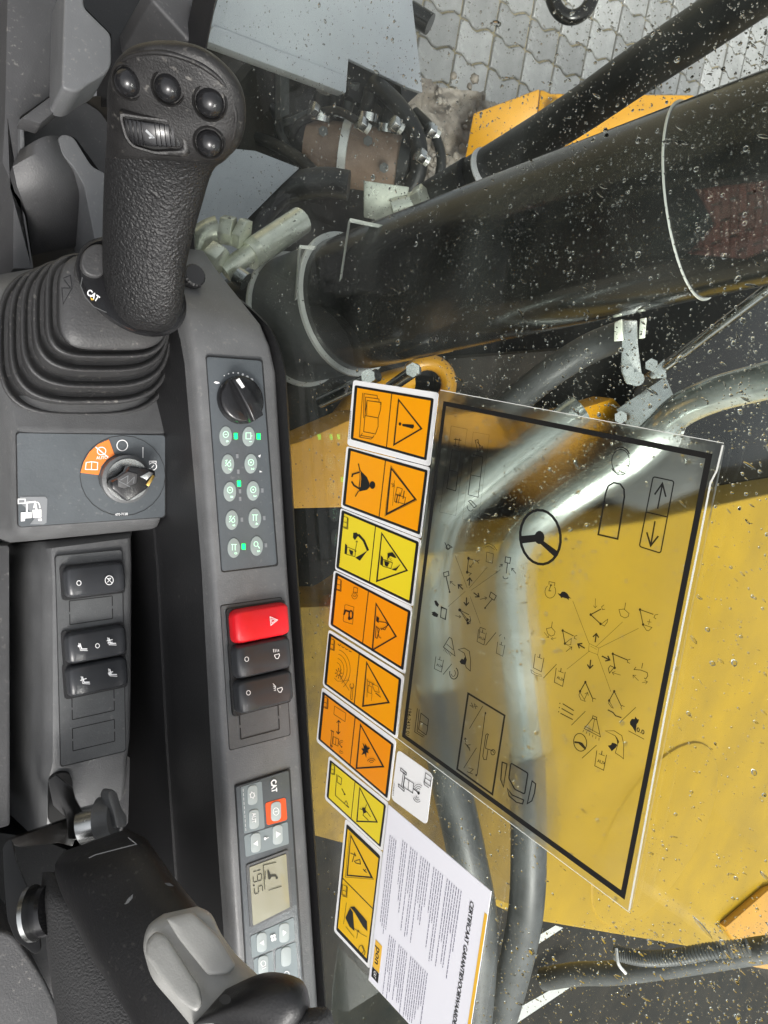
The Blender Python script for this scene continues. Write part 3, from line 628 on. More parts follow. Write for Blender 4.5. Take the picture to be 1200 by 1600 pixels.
def lathe(prof, n=40): return MB().grid([[Vector((r * math.cos(2 * math.pi * k / n), r * math.sin(2 * math.pi * k / n), z)) for k in range(n)] for r, z in prof])
kn = lathe([(.0185, 0), (.0188, .004), (.0182, .0068), (.0165, .0082), (.010, .0085)]).build('dial', M['gloss'], origin=Vector((0, 0, 0)))
put(kn, rc, HR.hit((373, 626), .0018))
bar = MB(); a_ = R(-68 + 180)
ring_ = []
for s, wd, hh in ((-.0185, .0042, .0085), (-.0178, .0060, .014), (-.008, .0058, .0165), (.008, .0048, .0165), (.0168, .0038, .014), (.0180, .0026, .0085)):
    d = Vector((math.cos(R(68 + 52)), math.sin(R(68 + 52)), 0)); nrm = Vector((-d.y, d.x, 0)); c = d * s
    ring_.append([c - nrm * wd * 1.15 + Vector((0, 0, .004)), c - nrm * wd + Vector((0, 0, hh * .85)), c - nrm * wd * .75 + Vector((0, 0, hh)), c + nrm * wd * .75 + Vector((0, 0, hh)), c + nrm * wd + Vector((0, 0, hh * .85)), c + nrm * wd * 1.15 + Vector((0, 0, .004))])
bar.grid(ring_); bo_ = bar.build('dial_grip', M['gloss'], origin=Vector((0, 0, 0)), bevel=.0006); put(bo_, rc, HR.hit((373, 626), .0018))
bo_.parent = kn; bo_.matrix_local = Matrix.Identity(4)
ip = MB().prism([Vector((math.cos(R(120)) * s + -math.sin(R(120)) * t, math.sin(R(120)) * s + math.cos(R(120)) * t, .0171)) for s, t in ((.008, -.0012), (.0155, -.001), (.0155, .001), (.008, .0012))], Vector((0, 0, -.003))).build('pointer', M['white'], origin=Vector((0, 0, 0)))
ip.parent = kn
# rocker switch bank
K6 = lambda l: [z6(p) for p in l]
plate('switch_groove', K6([(97, 383), (482, 329), (537, 1196), (153, 1293)]), HR, .003, M['black'], rc, off=.0004, r=4)
plate('switch_plate', K6([(101, 388), (478, 335), (532, 1191), (157, 1286)]), HR, .003, M['panel'], rc, off=.0008, r=4)
def blank(pts, pl, parent, wd=1.6):
    ik = Ink(pl, .0012); a, b, c, d = [Vector(p) for p in pts]
    ik.line([a, b], wd).line([c, d], wd); ik.line([b, b + (c - b) * .44], wd).line([b + (c - b) * .56, c], wd); ik.line([d, d + (a - d) * (.0 + .44)], wd).line([d + (a - d) * .54, a], wd)
    ik.build('blank_cover', M['ink'], parent)
blank(K6([(216, 1057), (458, 1007), (466, 1158), (226, 1220)]), HR, rc, 1.8)
RL, RW = .0250, .0131
def rocker_mesh():
    st = [(-1, .52, .0035), (-.99, .64, .0062), (-.965, .77, .0086), (-.93, .86, .0102), (-.88, .93, .0111), (-.80, .98, .0114), (-.70, 1, .0115), (-.34, 1, .0111), (-.30, 1, .0107), (.36, 1, .0107), (.40, 1, .0103), (.70, 1, .0102), (.80, .98, .0100), (.88, .93, .0094), (.93, .86, .0083), (.965, .77, .0068), (.99, .64, .0046), (1, .52, .003)]
    rings = []
    for x, wd, z in st:
        e = RW * wd
        rings.append([Vector((x * RL, y * e, zz)) for y, zz in ((-1.0, -.004), (-1.0, z * .42), (-.95, z * .70), (-.88, z * .9), (-.78, z), (0, z * 1.015), (.78, z), (.88, z * .9), (.95, z * .70), (1, z * .42), (1, -.004))])
    return MB().grid(rings).build('rocker_switch', M['gloss'], origin=Vector((0, 0, 0)), ang=65)
def sock_mesh(): 
    pts = rnd([(-RL * 1.05, -RW * 1.12), (RL * 1.0, -RW * 1.12), (RL * 1.0, RW * 1.1), (-RL * 1.05, RW * 1.1)], .003)
    return MB().prism([Vector((p.x, p.y, .0022)) for p in pts], Vector((0, 0, -.005))).build('socket', M['black'], origin=Vector((0, 0, 0)))
def rib_mesh():
    return MB().prism([Vector((RL * x, RW * y, .0089)) for x, y in ((-.06, -.84), (.03, -.84), (.03, .84), (-.06, .84))], Vector((0, 0, -.002))).build('ridge', M['gloss'], origin=Vector((0, 0, 0)))
rk0 = rocker_mesh(); sk0 = sock_mesh()
M['rock'] = mat('rocker_plastic', (.04, .042, .046), .3, bump=.1, bscale=900)
rk0.data.materials[0] = M['rock']
usedr = [False]
def rocker(px, pl, parent, rz=0, m=None, off=.001):
    if not usedr[0] and not m: o, s = rk0, sk0; usedr[0] = True
    else: o, s = rk0.copy(), sk0.copy(); COL.objects.link(o); COL.objects.link(s)
    if m: o.data = rk0.data.copy(); o.data.materials[0] = m
    rm = ROT @ Matrix.Rotation(R(rz), 3, 'Z'); put(o, parent, pl.hit(px, off), rm); s.parent = o; s.matrix_local = Matrix.Identity(4)
    return o
r1 = rocker((402, 972), HR, rc, 0, M['red']); r1['label'] = 'red hazard light rocker switch'
r2 = rocker((405, 1025), HR, rc); r2['label'] = 'black work light rocker switch above the second one'
r3 = rocker((408, 1078), HR, rc); r3['label'] = 'black front light rocker switch nearest the blank cover'
def ink6(): return Ink(HR, .0138, z=z6)
i = ink6(); i.line([(408, 455), (455, 475), (413, 508)], 4, True); i.line([(417, 468), (442, 477), (420, 495)], 3, True); i.build('hazard_mark', M['white'], r1)
def led_lamp(x, y, parent, tilt):
    i = ink6(); i.ring(262 + (x - 450) * .6, 718 + (y - 690) * 1.0, 12, 14, 4)
    i.line([(x - 14, y + 2), (x + 14, y - 6), (x + 17, y + 6), (x + 8, y + 24), (x - 4, y + 24), (x - 13, y + 10)], 4, True)
    for k in range(4):
        if tilt: i.line([(x - 42 + k * 2, y - 30 + k * 14), (x - 24, y - 10 + k * 8)], 3.5)
        else: i.line([(x - 22 + k * 11, y - 36 + k * 1), (x - 18 + k * 10, y - 14 - k * 2)], 3.5)
    i.build('lamp_mark', M['white'], parent)
led_lamp(450, 692, r2, 0); led_lamp(468, 902, r3, 1)
# climate panel
K7 = lambda l: [z7(p) for p in l]
plate('climate_gasket', K7([(102, 178), (432, 78), (518, 1380), (440, 1388), (170, 1330)]), HR, .004, M['black'], rc, off=.001, r=3)
cp_ = plate('climate_panel', K7([(110, 188), (423, 90), (508, 1376), (182, 1400)]), HR, .004, M['membrane'], rc, off=.0024, r=3, bevel=.0004)
for q in ([(137, 190), (262, 155), (281, 435), (158, 468)], [(157, 480), (417, 396), (425, 528), (168, 607)], [(197, 1078), (452, 965), (460, 1100), (206, 1208)], [(215, 1215), (330, 1165), (340, 1400), (226, 1400)], [(345, 1160), (465, 1110), (482, 1360), (350, 1400)]):
    plate('key_field', K7(q), HR, .0006, M['membrane2'], cp_, off=.0028, r=3)
plate('power_field', K7([(284, 285), (405, 252), (415, 385), (294, 418)]), HR, .0006, M['porange'], cp_, off=.0028, r=4)
def key7(x, y, rx=8.0, ry=15.5):
    q = rnd([(z7((x, y)).x - rx, z7((x, y)).y - ry + 2), (z7((x, y)).x + rx - .5, z7((x, y)).y - ry - 1), (z7((x, y)).x + rx, z7((x, y)).y + ry - 2), (z7((x, y)).x - rx + .5, z7((x, y)).y + ry + 1)], 7)
    return plate('key', q, HR, .0006, M['buttonl'], cp_, off=.0034, bevel=.0002)
def ink7(): return Ink(HR, .0037, z=z7)
b = key7(208, 238); i = ink7(); i.ring(207, 238, 12, 15, 5)
for k in range(6): a = R(60 * k + 15); i.line([(207 + 13 * math.cos(a), 238 + 15 * math.sin(a)), (207 + 18 * math.cos(a), 238 + 22 * math.sin(a))], 5)
i.build('snow_mark', M['white'], b)
b = key7(217, 382); i = ink7(); i.text('AUT', (205, 346), (0, 31), (34, -10), .015); i.build('auto_mark', M['white'], b)
b = key7(348, 335); i = ink7(); i.ring(348, 335, 17, 22, 4); i.line([(338, 338), (358, 332)], 4); i.build('power_mark', M['white'], b)
b = key7(358, 474); i = ink7(); i.fill([(347, 452), (377, 468), (350, 492)]); i.build('up_mark', M['white'], b)
b = key7(227, 522); i = ink7(); i.fill([(238, 506), (212, 528), (241, 540)]); i.build('down_mark', M['white'], b)
b = key7(397, 1058); i = ink7(); i.fill([(387, 1040), (410, 1054), (390, 1076)]); i.build('up_mark', M['white'], b)
b = key7(263, 1115); i = ink7(); i.fill([(275, 1100), (250, 1120), (277, 1132)]); i.build('down_mark', M['white'], b)
b = key7(408, 1200); b = key7(272, 1252); i = ink7(); i.ring(272, 1240, 14, 16, 4); i.line([(262, 1262), (286, 1250)], 4); i.line([(264, 1274), (288, 1262)], 4); i.build('fan_mark', M['white'], b)
i = ink7(); i.text('CAT', (318, 150), (3, 38), (44, -14), .035); i.dot(283, 497, 7, 9); i.line([(283, 497), (305, 490)], 4)
for a in range(4): i.dot(332 + 11 * math.cos(R(a * 90 + 30)), 1087 + 14 * math.sin(R(a * 90 + 30)), 8, 10)
i.ring(412, 1303, 14, 16, 4)
for y in range(200, 440, 26): i.line([(152 + (y - 200) * .065, y), (153 + (y - 200) * .065, y + 18)], 2.2)
i.build('panel_print', M['white'], cp_)
lcd = plate('screen_bezel', K7([(170, 655), (420, 562), (447, 915), (195, 1030)]), HR, .001, M['panel'], cp_, off=.0034, r=4)
scr = plate('screen', K7([(190, 668), (408, 588), (430, 905), (212, 1015)]), HR, .001, M['lcd'], lcd, off=.004, r=2)
i = Ink(HR, .0043, z=z7)
def seg7(d, o, du, dv, w=7):
    S = {'0': 'abcdef', '1': 'bc', '5': 'afgcd', '9': 'abcdfg'}[d]; P = {'a': ((0, 1), (1, 1)), 'b': ((1, 1), (1, .5)), 'c': ((1, .5), (1, 0)), 'd': ((0, 0), (1, 0)), 'e': ((0, 0), (0, .5)), 'f': ((0, .5), (0, 1)), 'g': ((0, .5), (1, .5))}
    o, du, dv = Vector(o), Vector(du), Vector(dv)
    for s in S:
        p, q = P[s]; A = o + du * p[0] + dv * p[1]; B = o + du * q[0] + dv * q[1]; m_ = (A + B) / 2; i.line([m_ + (A - m_) * .84, m_ + (B - m_) * .84], w)
seg7('1', (208, 665), (2, 30), (48, -14), 4.5); seg7('9', (212, 720), (2, 38), (50, -16), 4.5); i.dot(216, 776, 5, 6); seg7('5', (218, 790), (3, 38), (48, -16), 4.5)
i.line([(282, 800), (272, 655), (350, 638)], 4); i.line([(304, 805), (382, 780)], 4); i.line([(284, 740), (284, 690)], 4)
i.fill([(296, 688), (304, 684), (316, 712), (350, 712), (352, 722), (322, 724), (312, 740), (302, 738)]); i.dot(352, 730, 7, 8)
i.build('screen_digits', M['lcdseg'], scr)
# knurled knob at the front end
kb = root('knurled_knob', D(298, 432, .60), 'small knurled black adjuster knob at the front of the right console', 'knob')
rings = []
for r_, z in ((.0105, -.012), (.0105, -.003), (.0088, -.003), (.0088, .007), (.0075, .0085)):
    rings.append([Vector((r_ * (1 + (.05 * (k % 2) if z > -.0035 and r_ < .0105 else 0)) * math.cos(2 * math.pi * k / 40), r_ * (1 + (.05 * (k % 2) if z > -.0035 and r_ < .0105 else 0)) * math.sin(2 * math.pi * k / 40), z)) for k in range(40)])
ko = MB().grid(rings).build('knob', M['black'], origin=Vector((0, 0, 0)), smooth=False); put(ko, kb, H(.535).hit((299, 434)))
# ------------------------------------------------------------------ left console
lc = root('left_console', H(.64).hit((145, 1000)), 'lower grey console with seat heater rocker switches and blank covers', 'control console')
HL = H(.625)
z3 = zoom(0, 800, 3); Z3 = lambda l: [z3(p) for p in l]
LS = [((72, 846), (212, 826), .640), ((70, 858), (210, 840), .628), ((72, 900), (211, 880), .625), ((73, 1100), (210, 1068), .625), ((73, 1195), (208, 1155), .625), ((68, 1215), (204, 1185), .630), ((62, 1320), (198, 1300), .652)]
profL = [(0, .30, -.02), (0, .02, 0), (.02, .008, 0), (.07, .001, 0), (.12, 0, 0), (.9, 0, 0), (.95, .0015, 0), (.985, .006, 0), (1, .018, 0), (1, .30, 0)]
loft_lr(LS, profL, 'body', M['grey'], lc)
plate('panel_groove', Z3([(258, 203), (574, 173), (592, 1122), (283, 1197)]), HL, .003, M['black'], lc, off=.0006, r=5)
plate('switch_plate', Z3([(261, 207), (570, 178), (588, 1118), (287, 1191)]), HL, .003, M['panel'], lc, off=.0011, r=5)
l1 = rocker((146, 905), HL, lc); l1['label'] = 'upper black rocker switch with a crossed circle mark'
l2 = rocker((148, 1005), HL, lc); l2['label'] = 'black seat heater rocker switch with three marks'
l3 = rocker((150, 1055), HL, lc); l3['label'] = 'black seat cooling rocker switch below the seat heater one'
for q in ([(325, 417), (526, 393), (528, 499), (328, 528)], [(337, 868), (534, 830), (536, 930), (339, 974)], [(339, 1016), (536, 972), (538, 1074), (342, 1120)]): blank(Z3(q), HL, lc, 1.5)
def ink3(): return Ink(HL, .0138, z=z3)
i = ink3(); i.ring(370, 333, 10, 11, 3.5); i.ring(512, 320, 19, 21, 3.5); i.line([(499, 307), (526, 334)], 3); i.line([(503, 330), (520, 310), (505, 312), (522, 330)], 3); i.build('switch_mark', M['white'], l1)
def seat(i, x, y): i.line([(x, y - 16), (x + 8, y + 10), (x + 34, y + 10)], 5); i.line([(x - 6, y - 18), (x + 2, y + 16), (x + 36, y + 18)], 3)
i = ink3(); seat(i, 375, 632); i.dot(371, 628, 7, 6); i.ring(457, 627, 9, 10, 3.5); seat(i, 510, 606); i.line([(500, 604), (528, 598)], 4); i.line([(504, 614), (528, 610)], 4); i.build('seat_mark', M['white'], l2)
i = ink3(); seat(i, 386, 788); i.line([(376, 790), (406, 780)], 4); seat(i, 514, 752); i.line([(506, 756), (530, 748)], 5); i.dot(514, 760, 6); i.build('seat_mark', M['white'], l3)
plate('clamp_recess', [(112, 1216), (130, 1206), (160, 1200), (203, 1180), (200, 1290), (112, 1300)], H(.648), .012, M['trim_d'], lc, r=8, off=.006)
# seat side trim at far left
st_ = tag(plate('seat_trim', [(-120, 852), (15, 852), (16, 1290), (-120, 1330)], H(.66), .20, M['trim_d'], r=6, bevel=.006), 'worn dark brownish trim strip at the left edge below the key pod', 'trim strip')
# ------------------------------------------------------------------ key pod
kpd = root('key_pod', H(.57).hit((140, 740)), 'grey pod under the joystick boot carrying the key switch plate', 'switch pod')
PS = [((40, 846), (245, 826), .615), ((30, 836), (252, 822), .595), ((25, 824), (257, 812), .585), ((22, 800), (259, 792), .582), ((18, 674), (268, 682), .570), ((14, 664), (268, 672), .5715), ((0, 612), (268, 618), .585), ((-14, 500), (268, 505), .592), ((-18, 452), (266, 428), .60), ((-20, 432), (240, 388), .63)]
profP = [(0, .14, -.01), (0, .020, 0), (.015, .008, 0), (.045, .001, 0), (.09, 0, 0), (.92, 0, 0), (.965, .0015, 0), (.99, .007, 0), (1, .018, 0), (1, .14, 0)]
loft_lr(PS, profP, 'housing', M['grey'], kpd)
KP = P3(H(.582).hit((22, 800)), H(.582).hit((259, 792)), H(.570).hit((140, 676)))
z2 = zoom(0, 350, 3); Z2 = lambda l: [z2(p) for p in l]
plate('plate_groove', Z2([(76, 977), (777, 988), (776, 1376), (84, 1424)]), KP, .003, M['black'], kpd, off=.0004, r=6)
kpl = plate('key_plate', Z2([(79, 980), (774, 991), (772, 1373), (88, 1420)]), KP, .003, M['membrane'], kpd, off=.001, r=6)
i = Ink(KP, .0014, z=z2); i.ring(575, 1180, 200, 188, 2.2, 0, 360); i.ring(570, 1185, 108, 108, 2); i.build('dial_outline', M['ink'], kpl)
i = Ink(KP, .0016, z=z2)
i.fill([(510, 1010), (537, 1082), (500, 1105), (475, 1135), (462, 1177), (377, 1166), (392, 1115), (420, 1068), (460, 1032)]); i.build('orange_field', M['korange'], kpl)
i = Ink(KP, .0018, z=z2); i.ring(573, 1038, 25, 25, 4); i.line([(670, 1046), (670, 1096)], 4); i.ring(716, 1136, 18, 17, 4, 30, 330, 180); i.line([(700, 1122), (700, 1112), (732, 1112), (732, 1122)], 4); i.line([(710, 1142), (722, 1130)], 4)
i.text('470-7128', (540, 1368), (15.5, -1), (-1, -17), .01); i.text('AUTO', (452, 1103), (19, -1), (-1, -20), .015)
i.ring(476, 1064, 20, 18, 4); i.line([(448, 1045), (508, 1094)], 5)
i.line([(404, 1118), (400, 1150), (456, 1152), (458, 1118), (430, 1114)], 4, True); i.line([(430, 1116), (428, 1150)], 3)
i.build('key_marks', M['white'], kpl)
i = Ink(KP, .0016, z=z2); i.fill([(95, 1278), (212, 1278), (222, 1290), (218, 1400), (206, 1408), (140, 1408), (170, 1370), (84, 1300)]); i.build('lock_sticker', M['ledoff'], kpl)
i = Ink(KP, .0019, z=z2); i.line([(126, 1352), (126, 1306), (164, 1302), (172, 1340)], 8); i.fill([(98, 1352), (148, 1350), (148, 1378), (118, 1380), (116, 1392), (98, 1394)]); i.fill([(152, 1340), (194, 1338), (194, 1376), (154, 1378)]); i.ring(173, 1332, 14, 28, 5, 180, 360)
i.line([(86, 1290), (100, 1290), (118, 1290), (118, 1308), (86, 1310)], 5, True); i.fill([(178, 1382), (196, 1380), (196, 1392), (180, 1392)]); i.build('padlock_mark', M['white'], kpl)
# key
ky = root('ignition_key', KP.hit(z2((590, 1200))), 'ignition key with black bow turned in the lock barrel', 'key')
c = KP.hit(z2((582, 1192)), .001); n_ = KP.n
tube('lock_barrel', [c, c + n_ * .007, c + n_ * .008], [.0195, .0195, .0175], M['panel'], ky, 32)
q = c + n_ * .0085; tube('barrel_face', [q, q + n_ * .001], .0168, M['steel'], ky, 28)
kd = (KP.hit(z2((712, 1170))) - KP.hit(z2((590, 1200)))).normalized(); kw = n_.cross(kd).normalized()
def kbox(name, s0, s1, w0, w1, zz0, zz1, m, bev=.0015):
    q0 = c + kd * s0; q1 = c + kd * s1
    MB().prism([q0 - kw * w0 + n_ * zz0, q1 - kw * w1 + n_ * zz0, q1 + kw * w1 + n_ * zz0, q0 + kw * w0 + n_ * zz0], n_ * (zz1 - zz0)).build(name, m, ky, bevel=bev)
kface = Plane(c + n_ * .024, n_)
plate('bow', Z2([(596, 1165), (606, 1136), (655, 1140), (735, 1155), (728, 1190), (690, 1245), (600, 1305), (528, 1242), (522, 1208), (566, 1188)]), kface, .012, M['gloss'], ky, bevel=.003, seg=2)
plate('bow_emblem', Z2([(552, 1190), (600, 1160), (645, 1172), (640, 1215), (585, 1240), (555, 1232)]), kface, .002, M['trim_d'], ky, off=.0012, bevel=.0008)
i = Ink(kface, .0016, z=z2); i.line([(565, 1200), (600, 1180), (596, 1218), (630, 1186), (625, 1215)], 3); i.line([(558, 1206), (610, 1232)], 3); i.build('emblem_lines', M['ledoff'], ky)
plate('brass_edge', Z2([(685, 1222), (716, 1175), (728, 1182), (698, 1232)]), kface, .004, M['brass'], ky, off=.0014, bevel=.0006)
plate('glint_edge', Z2([(655, 1185), (700, 1160), (722, 1168), (690, 1200)]), kface, .003, M['steel'], ky, off=.001, bevel=.0006)
# ------------------------------------------------------------------ joystick
js = root('joystick', H(.55).hit((150, 560)), 'black joystick with four thumb buttons and ribbed rubber boot', 'joystick')
def srect(L, Rr, T, B, h, e=3.0, n=56, sk=0):
    out = []
    for k in range(n):
        a = 2 * math.pi * k / n; x = math.copysign(abs(math.cos(a)) ** (2 / e), math.cos(a)); y = math.copysign(abs(math.sin(a)) ** (2 / e), math.sin(a))
        px = (L + Rr) / 2 + x * (Rr - L) / 2; py = (T + B) / 2 + y * (B - T) / 2 + sk * x * (1 if y > 0 else .3)
        out.append(H(h).hit((px, py)))
    return out
bel = []
for (L, Rr, T, B, h) in ((-5, 268, 414, 651, .580), (14, 268, 408, 631, .564), (32, 268, 402, 607, .548), (51, 266, 398, 582, .532), (71, 264, 394, 560, .517)):
    for ins, dh in ((1.5, .0062), (0, .004), (0, -.0015), (1, -.0034), (3, -.0042), (5.5, -.0038), (8, -.0012), (11, .0035), (17, .0035)):
        bel.append((L + ins, Rr - ins * .6, T + ins * .7, B - ins, h + dh))
bel += [(93, 261, 397, 543, .5085), (92, 262, 396, 545, .5045), (92, 262, 395, 547, .5025), (95, 260, 396, 544, .5005), (112, 240, 410, 525, .498), (150, 220, 430, 500, .496)]
MB().grid([srect(L, Rr, T, B, h, 3.3 if k < 36 else 4.0) for k, (L, Rr, T, B, h) in enumerate(bel)]).build('boot', M['rubber'], js, ang=60)
bp = H(.4955)
i = Ink(bp, .004, z=z2); i.line([(295, 255), (330, 240), (338, 300), (296, 375), (290, 300), (330, 300), (300, 260)], 5); i.build('boot_emblem', M['black'], js)
# collar
cp2 = H(.482)
col = []
for (sc, h) in ((.92, .494), (1.0, .488), (1.0, .483), (.93, .479)):
    col.append([H(h).hit((205 + 88 * sc * math.cos(a) * .98 + 8 * math.sin(a), 448 + 74 * sc * math.sin(a) + 26 * math.cos(a))) for a in [2 * math.pi * k / 40 for k in range(40)]])
co = MB().grid(col).build('collar', M['gloss'], js)
i = Ink(H(.479), .0006, z=z2); i.text('CAT', (404, 326), (26, 20), (20, -33), .035); i.build('brand_mark', M['white'], co)
i = Ink(H(.479), .0008, z=z2); i.fill([(424, 343), (442, 355), (428, 357)]); i.build('brand_triangle', M['ponyel'], co)
i = Ink(H(.479), .0005, z=z2); i.line([(386, 250), (378, 290), (400, 345), (440, 388), (500, 415)], 4); i.build('collar_rim', M['panel'], co)
# thumb hollow grey piece behind
plate('neck_shroud', Z2([(380, 190), (390, 130), (430, 95), (490, 90), (490, 240), (440, 250), (395, 225)]), H(.475), .02, M['rubber'], js, r=10, bevel=.004, seg=3)
JS = [((203, 513), (252, 519), .492, .010), ((178, 498), (272, 508), .490, .016), ((166, 470), (284, 480), .484, .021), ((161, 435), (289, 445), .476, .0235), ((160, 405), (291, 415), .468, .0235), ((160, 370), (300, 375), .458, .0235), ((161, 320), (315, 322), .444, .0235),
      ((163, 270), (332, 268), .428, .0235), ((165, 240), (352, 250), .418, .0225), ((167, 212), (374, 225), .409, .0215), ((168, 180), (383, 192), .400, .0205), ((168, 145), (382, 155), .390, .020), ((175, 108), (370, 122), .381, .019), ((193, 82), (343, 92), .373, .017), ((215, 69), (312, 72), .368, .013), ((245, 63), (275, 63), .366, .006)]
JX = []
for (L, Rr, t, th) in JS: JX.append((Vector(L), Vector(Rr), t, th))
def jring(L, Rr, t, th, e, n=48):
    a, b = D(L.x, L.y, t), D(Rr.x, Rr.y, t); c = (a + b) / 2; u = (b - a) / 2; v = -(ray((L.x + Rr.x) / 2, (L.y + Rr.y) / 2).normalized()) * th
    out = []
    for k in range(n):
        q = 2 * math.pi * k / n; x = math.copysign(abs(math.cos(q)) ** (2 / e), math.cos(q)); y = math.copysign(abs(math.sin(q)) ** (2 / e), math.sin(q))
        out.append(c + u * x + v * y)
    return out
def catm(seq, n=4):
    out = []
    for k in range(len(seq) - 1):
        for j in range(n):
            f = j / n; a = seq[max(k - 1, 0)]; b = seq[k]; c = seq[k + 1]; d = seq[min(k + 2, len(seq) - 1)]
            g = lambda p, q, r, s: .5 * (2 * q + (r - p) * f + (2 * p - 5 * q + 4 * r - s) * f * f + (3 * q - p - 3 * r + s) * f ** 3)
            out.append(tuple(g(a[m], b[m], c[m], d[m]) for m in range(4)))
    out.append(seq[-1]); return out
JC = catm(JX)
split = 31
ga = MB().grid([jring(*s, 2.25 if k < 26 else 2.25 + (k - 26) * .06) for k, s in enumerate(JC[:split + 1])]).build('grip', M['grip'], js, ang=70)
gb = MB().grid([jring(*s, 2.55 + min(.45, (k) * .04)) for k, s in enumerate(JC[split:])]).build('grip_head', M['grip_s'], js, ang=70)
def jfront(px, py, lift=0):
    best = None
    for (L, Rr, t, th) in JC:
        f = (px - L.x) / max(1, Rr.x - L.x); y = L.y + (Rr.y - L.y) * f
        if best is None or abs(y - py) < best[0]: best = (abs(y - py), f, t, th)
    _, f, t, th = best; s = min(1, abs(2 * f - 1)); q = th * max(0, 1 - s ** 2.9) ** (1 / 2.9)
    return CAMP + ray(px, py) * (t) - ray(px, py).normalized() * (q + lift)
hn = (jfront(230, 110) - jfront(327, 222)).cross(jfront(327, 160) - jfront(200, 132)); hn = hn.normalized(); hn = hn if hn.dot(ray(260, 160)) < 0 else -hn
def jnormal(px, py):
    d = 14; a = jfront(px + d, py) - jfront(px - d, py); b = jfront(px, py + d) - jfront(px, py - d); n = a.cross(b).normalized()
    n = n if n.dot(ray(px, py)) < 0 else -n
    return (n * .5 - ray(px, py).normalized() * .5).normalized()
rim = smoothpath([jfront(*z1(p)) + Vector((0, 0, .0)) for p in ((545, 320), (600, 268), (690, 248), (780, 250), (880, 278), (960, 318), (1035, 378), (1080, 450), (1104, 545), (1092, 640), (1060, 705))], 6)
tube('head_rim', rim, [.0004] + [.0013] * (len(rim) - 2) + [.0004], M['grip_s'], js, 10)
for (x, y, r_) in ((200, 128, 20), (263, 137, 20), (328, 160, 21), (327, 223, 20)):
    c = jfront(x, y); n = jnormal(x, y); rr = r_ / FPX * .375; u = n.orthogonal().normalized(); v = n.cross(u)
    mk = lambda prof, nn=32: MB().grid([[c + (u * math.cos(2 * math.pi * k / nn) + v * math.sin(2 * math.pi * k / nn)) * rr * a + n * z for k in range(nn)] for a, z in prof])
    tb = mk([(1.34, -.003), (1.30, .0010), (1.20, .0016), (1.12, .0010), (1.08, -.001)]).build('button_bezel', M['grip_s'], js, ang=80)
    mk([(1.05, -.003), (1.03, .0012), (.92, .0034), (.74, .0052), (.50, .0065), (.25, .0071), (.05, .0073)]).build('thumb_button', M['gloss'], tb, ang=80)
# thumb roller in a curved slot
c = jfront(240, 208); n = jnormal(240, 208); px1 = 1 / FPX * .385
ux = (D(290, 213, .385) - D(195, 203, .385)).normalized(); ux = (ux - n * ux.dot(n)).normalized(); uy = n.cross(ux); uy = uy if uy.dot(ray(240, 230) - ray(240, 190)) > 0 else -uy
def rl(x, y, z): return c + ux * (x * px1) + uy * (y * px1) + n * z
outl = rnd([(-50, -30), (-15, -26), (30, -24), (54, -20), (55, 24), (48, 32), (0, 31), (-36, 22), (-46, 8)], 8)
mb = MB()
inner = rnd([(-43, -22), (0, -19), (44, -16), (43, 19), (0, 24), (-32, 17), (-39, 5)], 6)
nI = 48
def resamp(P, n):
    P = [Vector(p) for p in P]; L = [0]
    for k in range(len(P)): L.append(L[-1] + (P[(k + 1) % len(P)] - P[k]).length)
    out = []
    for k in range(n):
        s = L[-1] * k / n; j = max(q for q in range(len(P)) if L[q] <= s); f = (s - L[j]) / max(1e-9, L[j + 1] - L[j]); out.append(P[j].lerp(P[(j + 1) % len(P)], f))
    m = min(range(n), key=lambda q: (out[q] - Vector((-60, -40))).length); return out[m:] + out[:m]
A, B = resamp(outl, nI), resamp(inner, nI)
mb.grid([[rl(p.x, p.y, -.004) for p in A], [rl(p.x, p.y, .0012) for p in A], [rl(*(p.lerp(q, .35)), .0026) for p, q in zip(A, B)], [rl(*(p.lerp(q, .8)), .0026) for p, q in zip(A, B)], [rl(p.x, p.y, .0015) for p in B], [rl(p.x, p.y, -.003) for p in B]], cap0=False, cap1=False)
rlb = mb.build('roller_bezel', M['grip_s'], js, ang=50)
MB().poly([rl(p.x * 1.02, p.y * 1.02, .0002) for p in B]).build('roller_slot', M['void_black'], rlb)
mb = MB(); rings = []
NT = 96
for k in range(NT + 1):
    x = -41 + 84 * k / NT; arch = 1 - ((x - 1) / 50) ** 2
    groove = (.0 if (k % 8) < 5 or 36 < k < 52 else -.0012)
    z = .0002 + .0042 * arch + groove
    lo, hi = -17 + x * .05, 18 + x * .01
    rings.append([rl(x, lo, -.001), rl(x, lo + 1, z - .0006), rl(x, lo + 4, z), rl(x, hi - 4, z), rl(x, hi - 1, z - .0006), rl(x, hi, -.001)])
mb.grid(rings); mb.build('thumb_roller', M['gloss'], rlb, ang=30)
mb = MB(); t1 = [rl(-8, -8, .0047), rl(2, 2, .0047), rl(0, 5, .0047), rl(-10, -5, .0047)]; t2 = [rl(2, 1, .0047), rl(3, 4, .0047), rl(-6, 5, .0047), rl(-6, 2.5, .0047)]
mb.poly(t1).poly(t2); mb.build('roller_mark', M['ledoff'], rlb, normals=False)
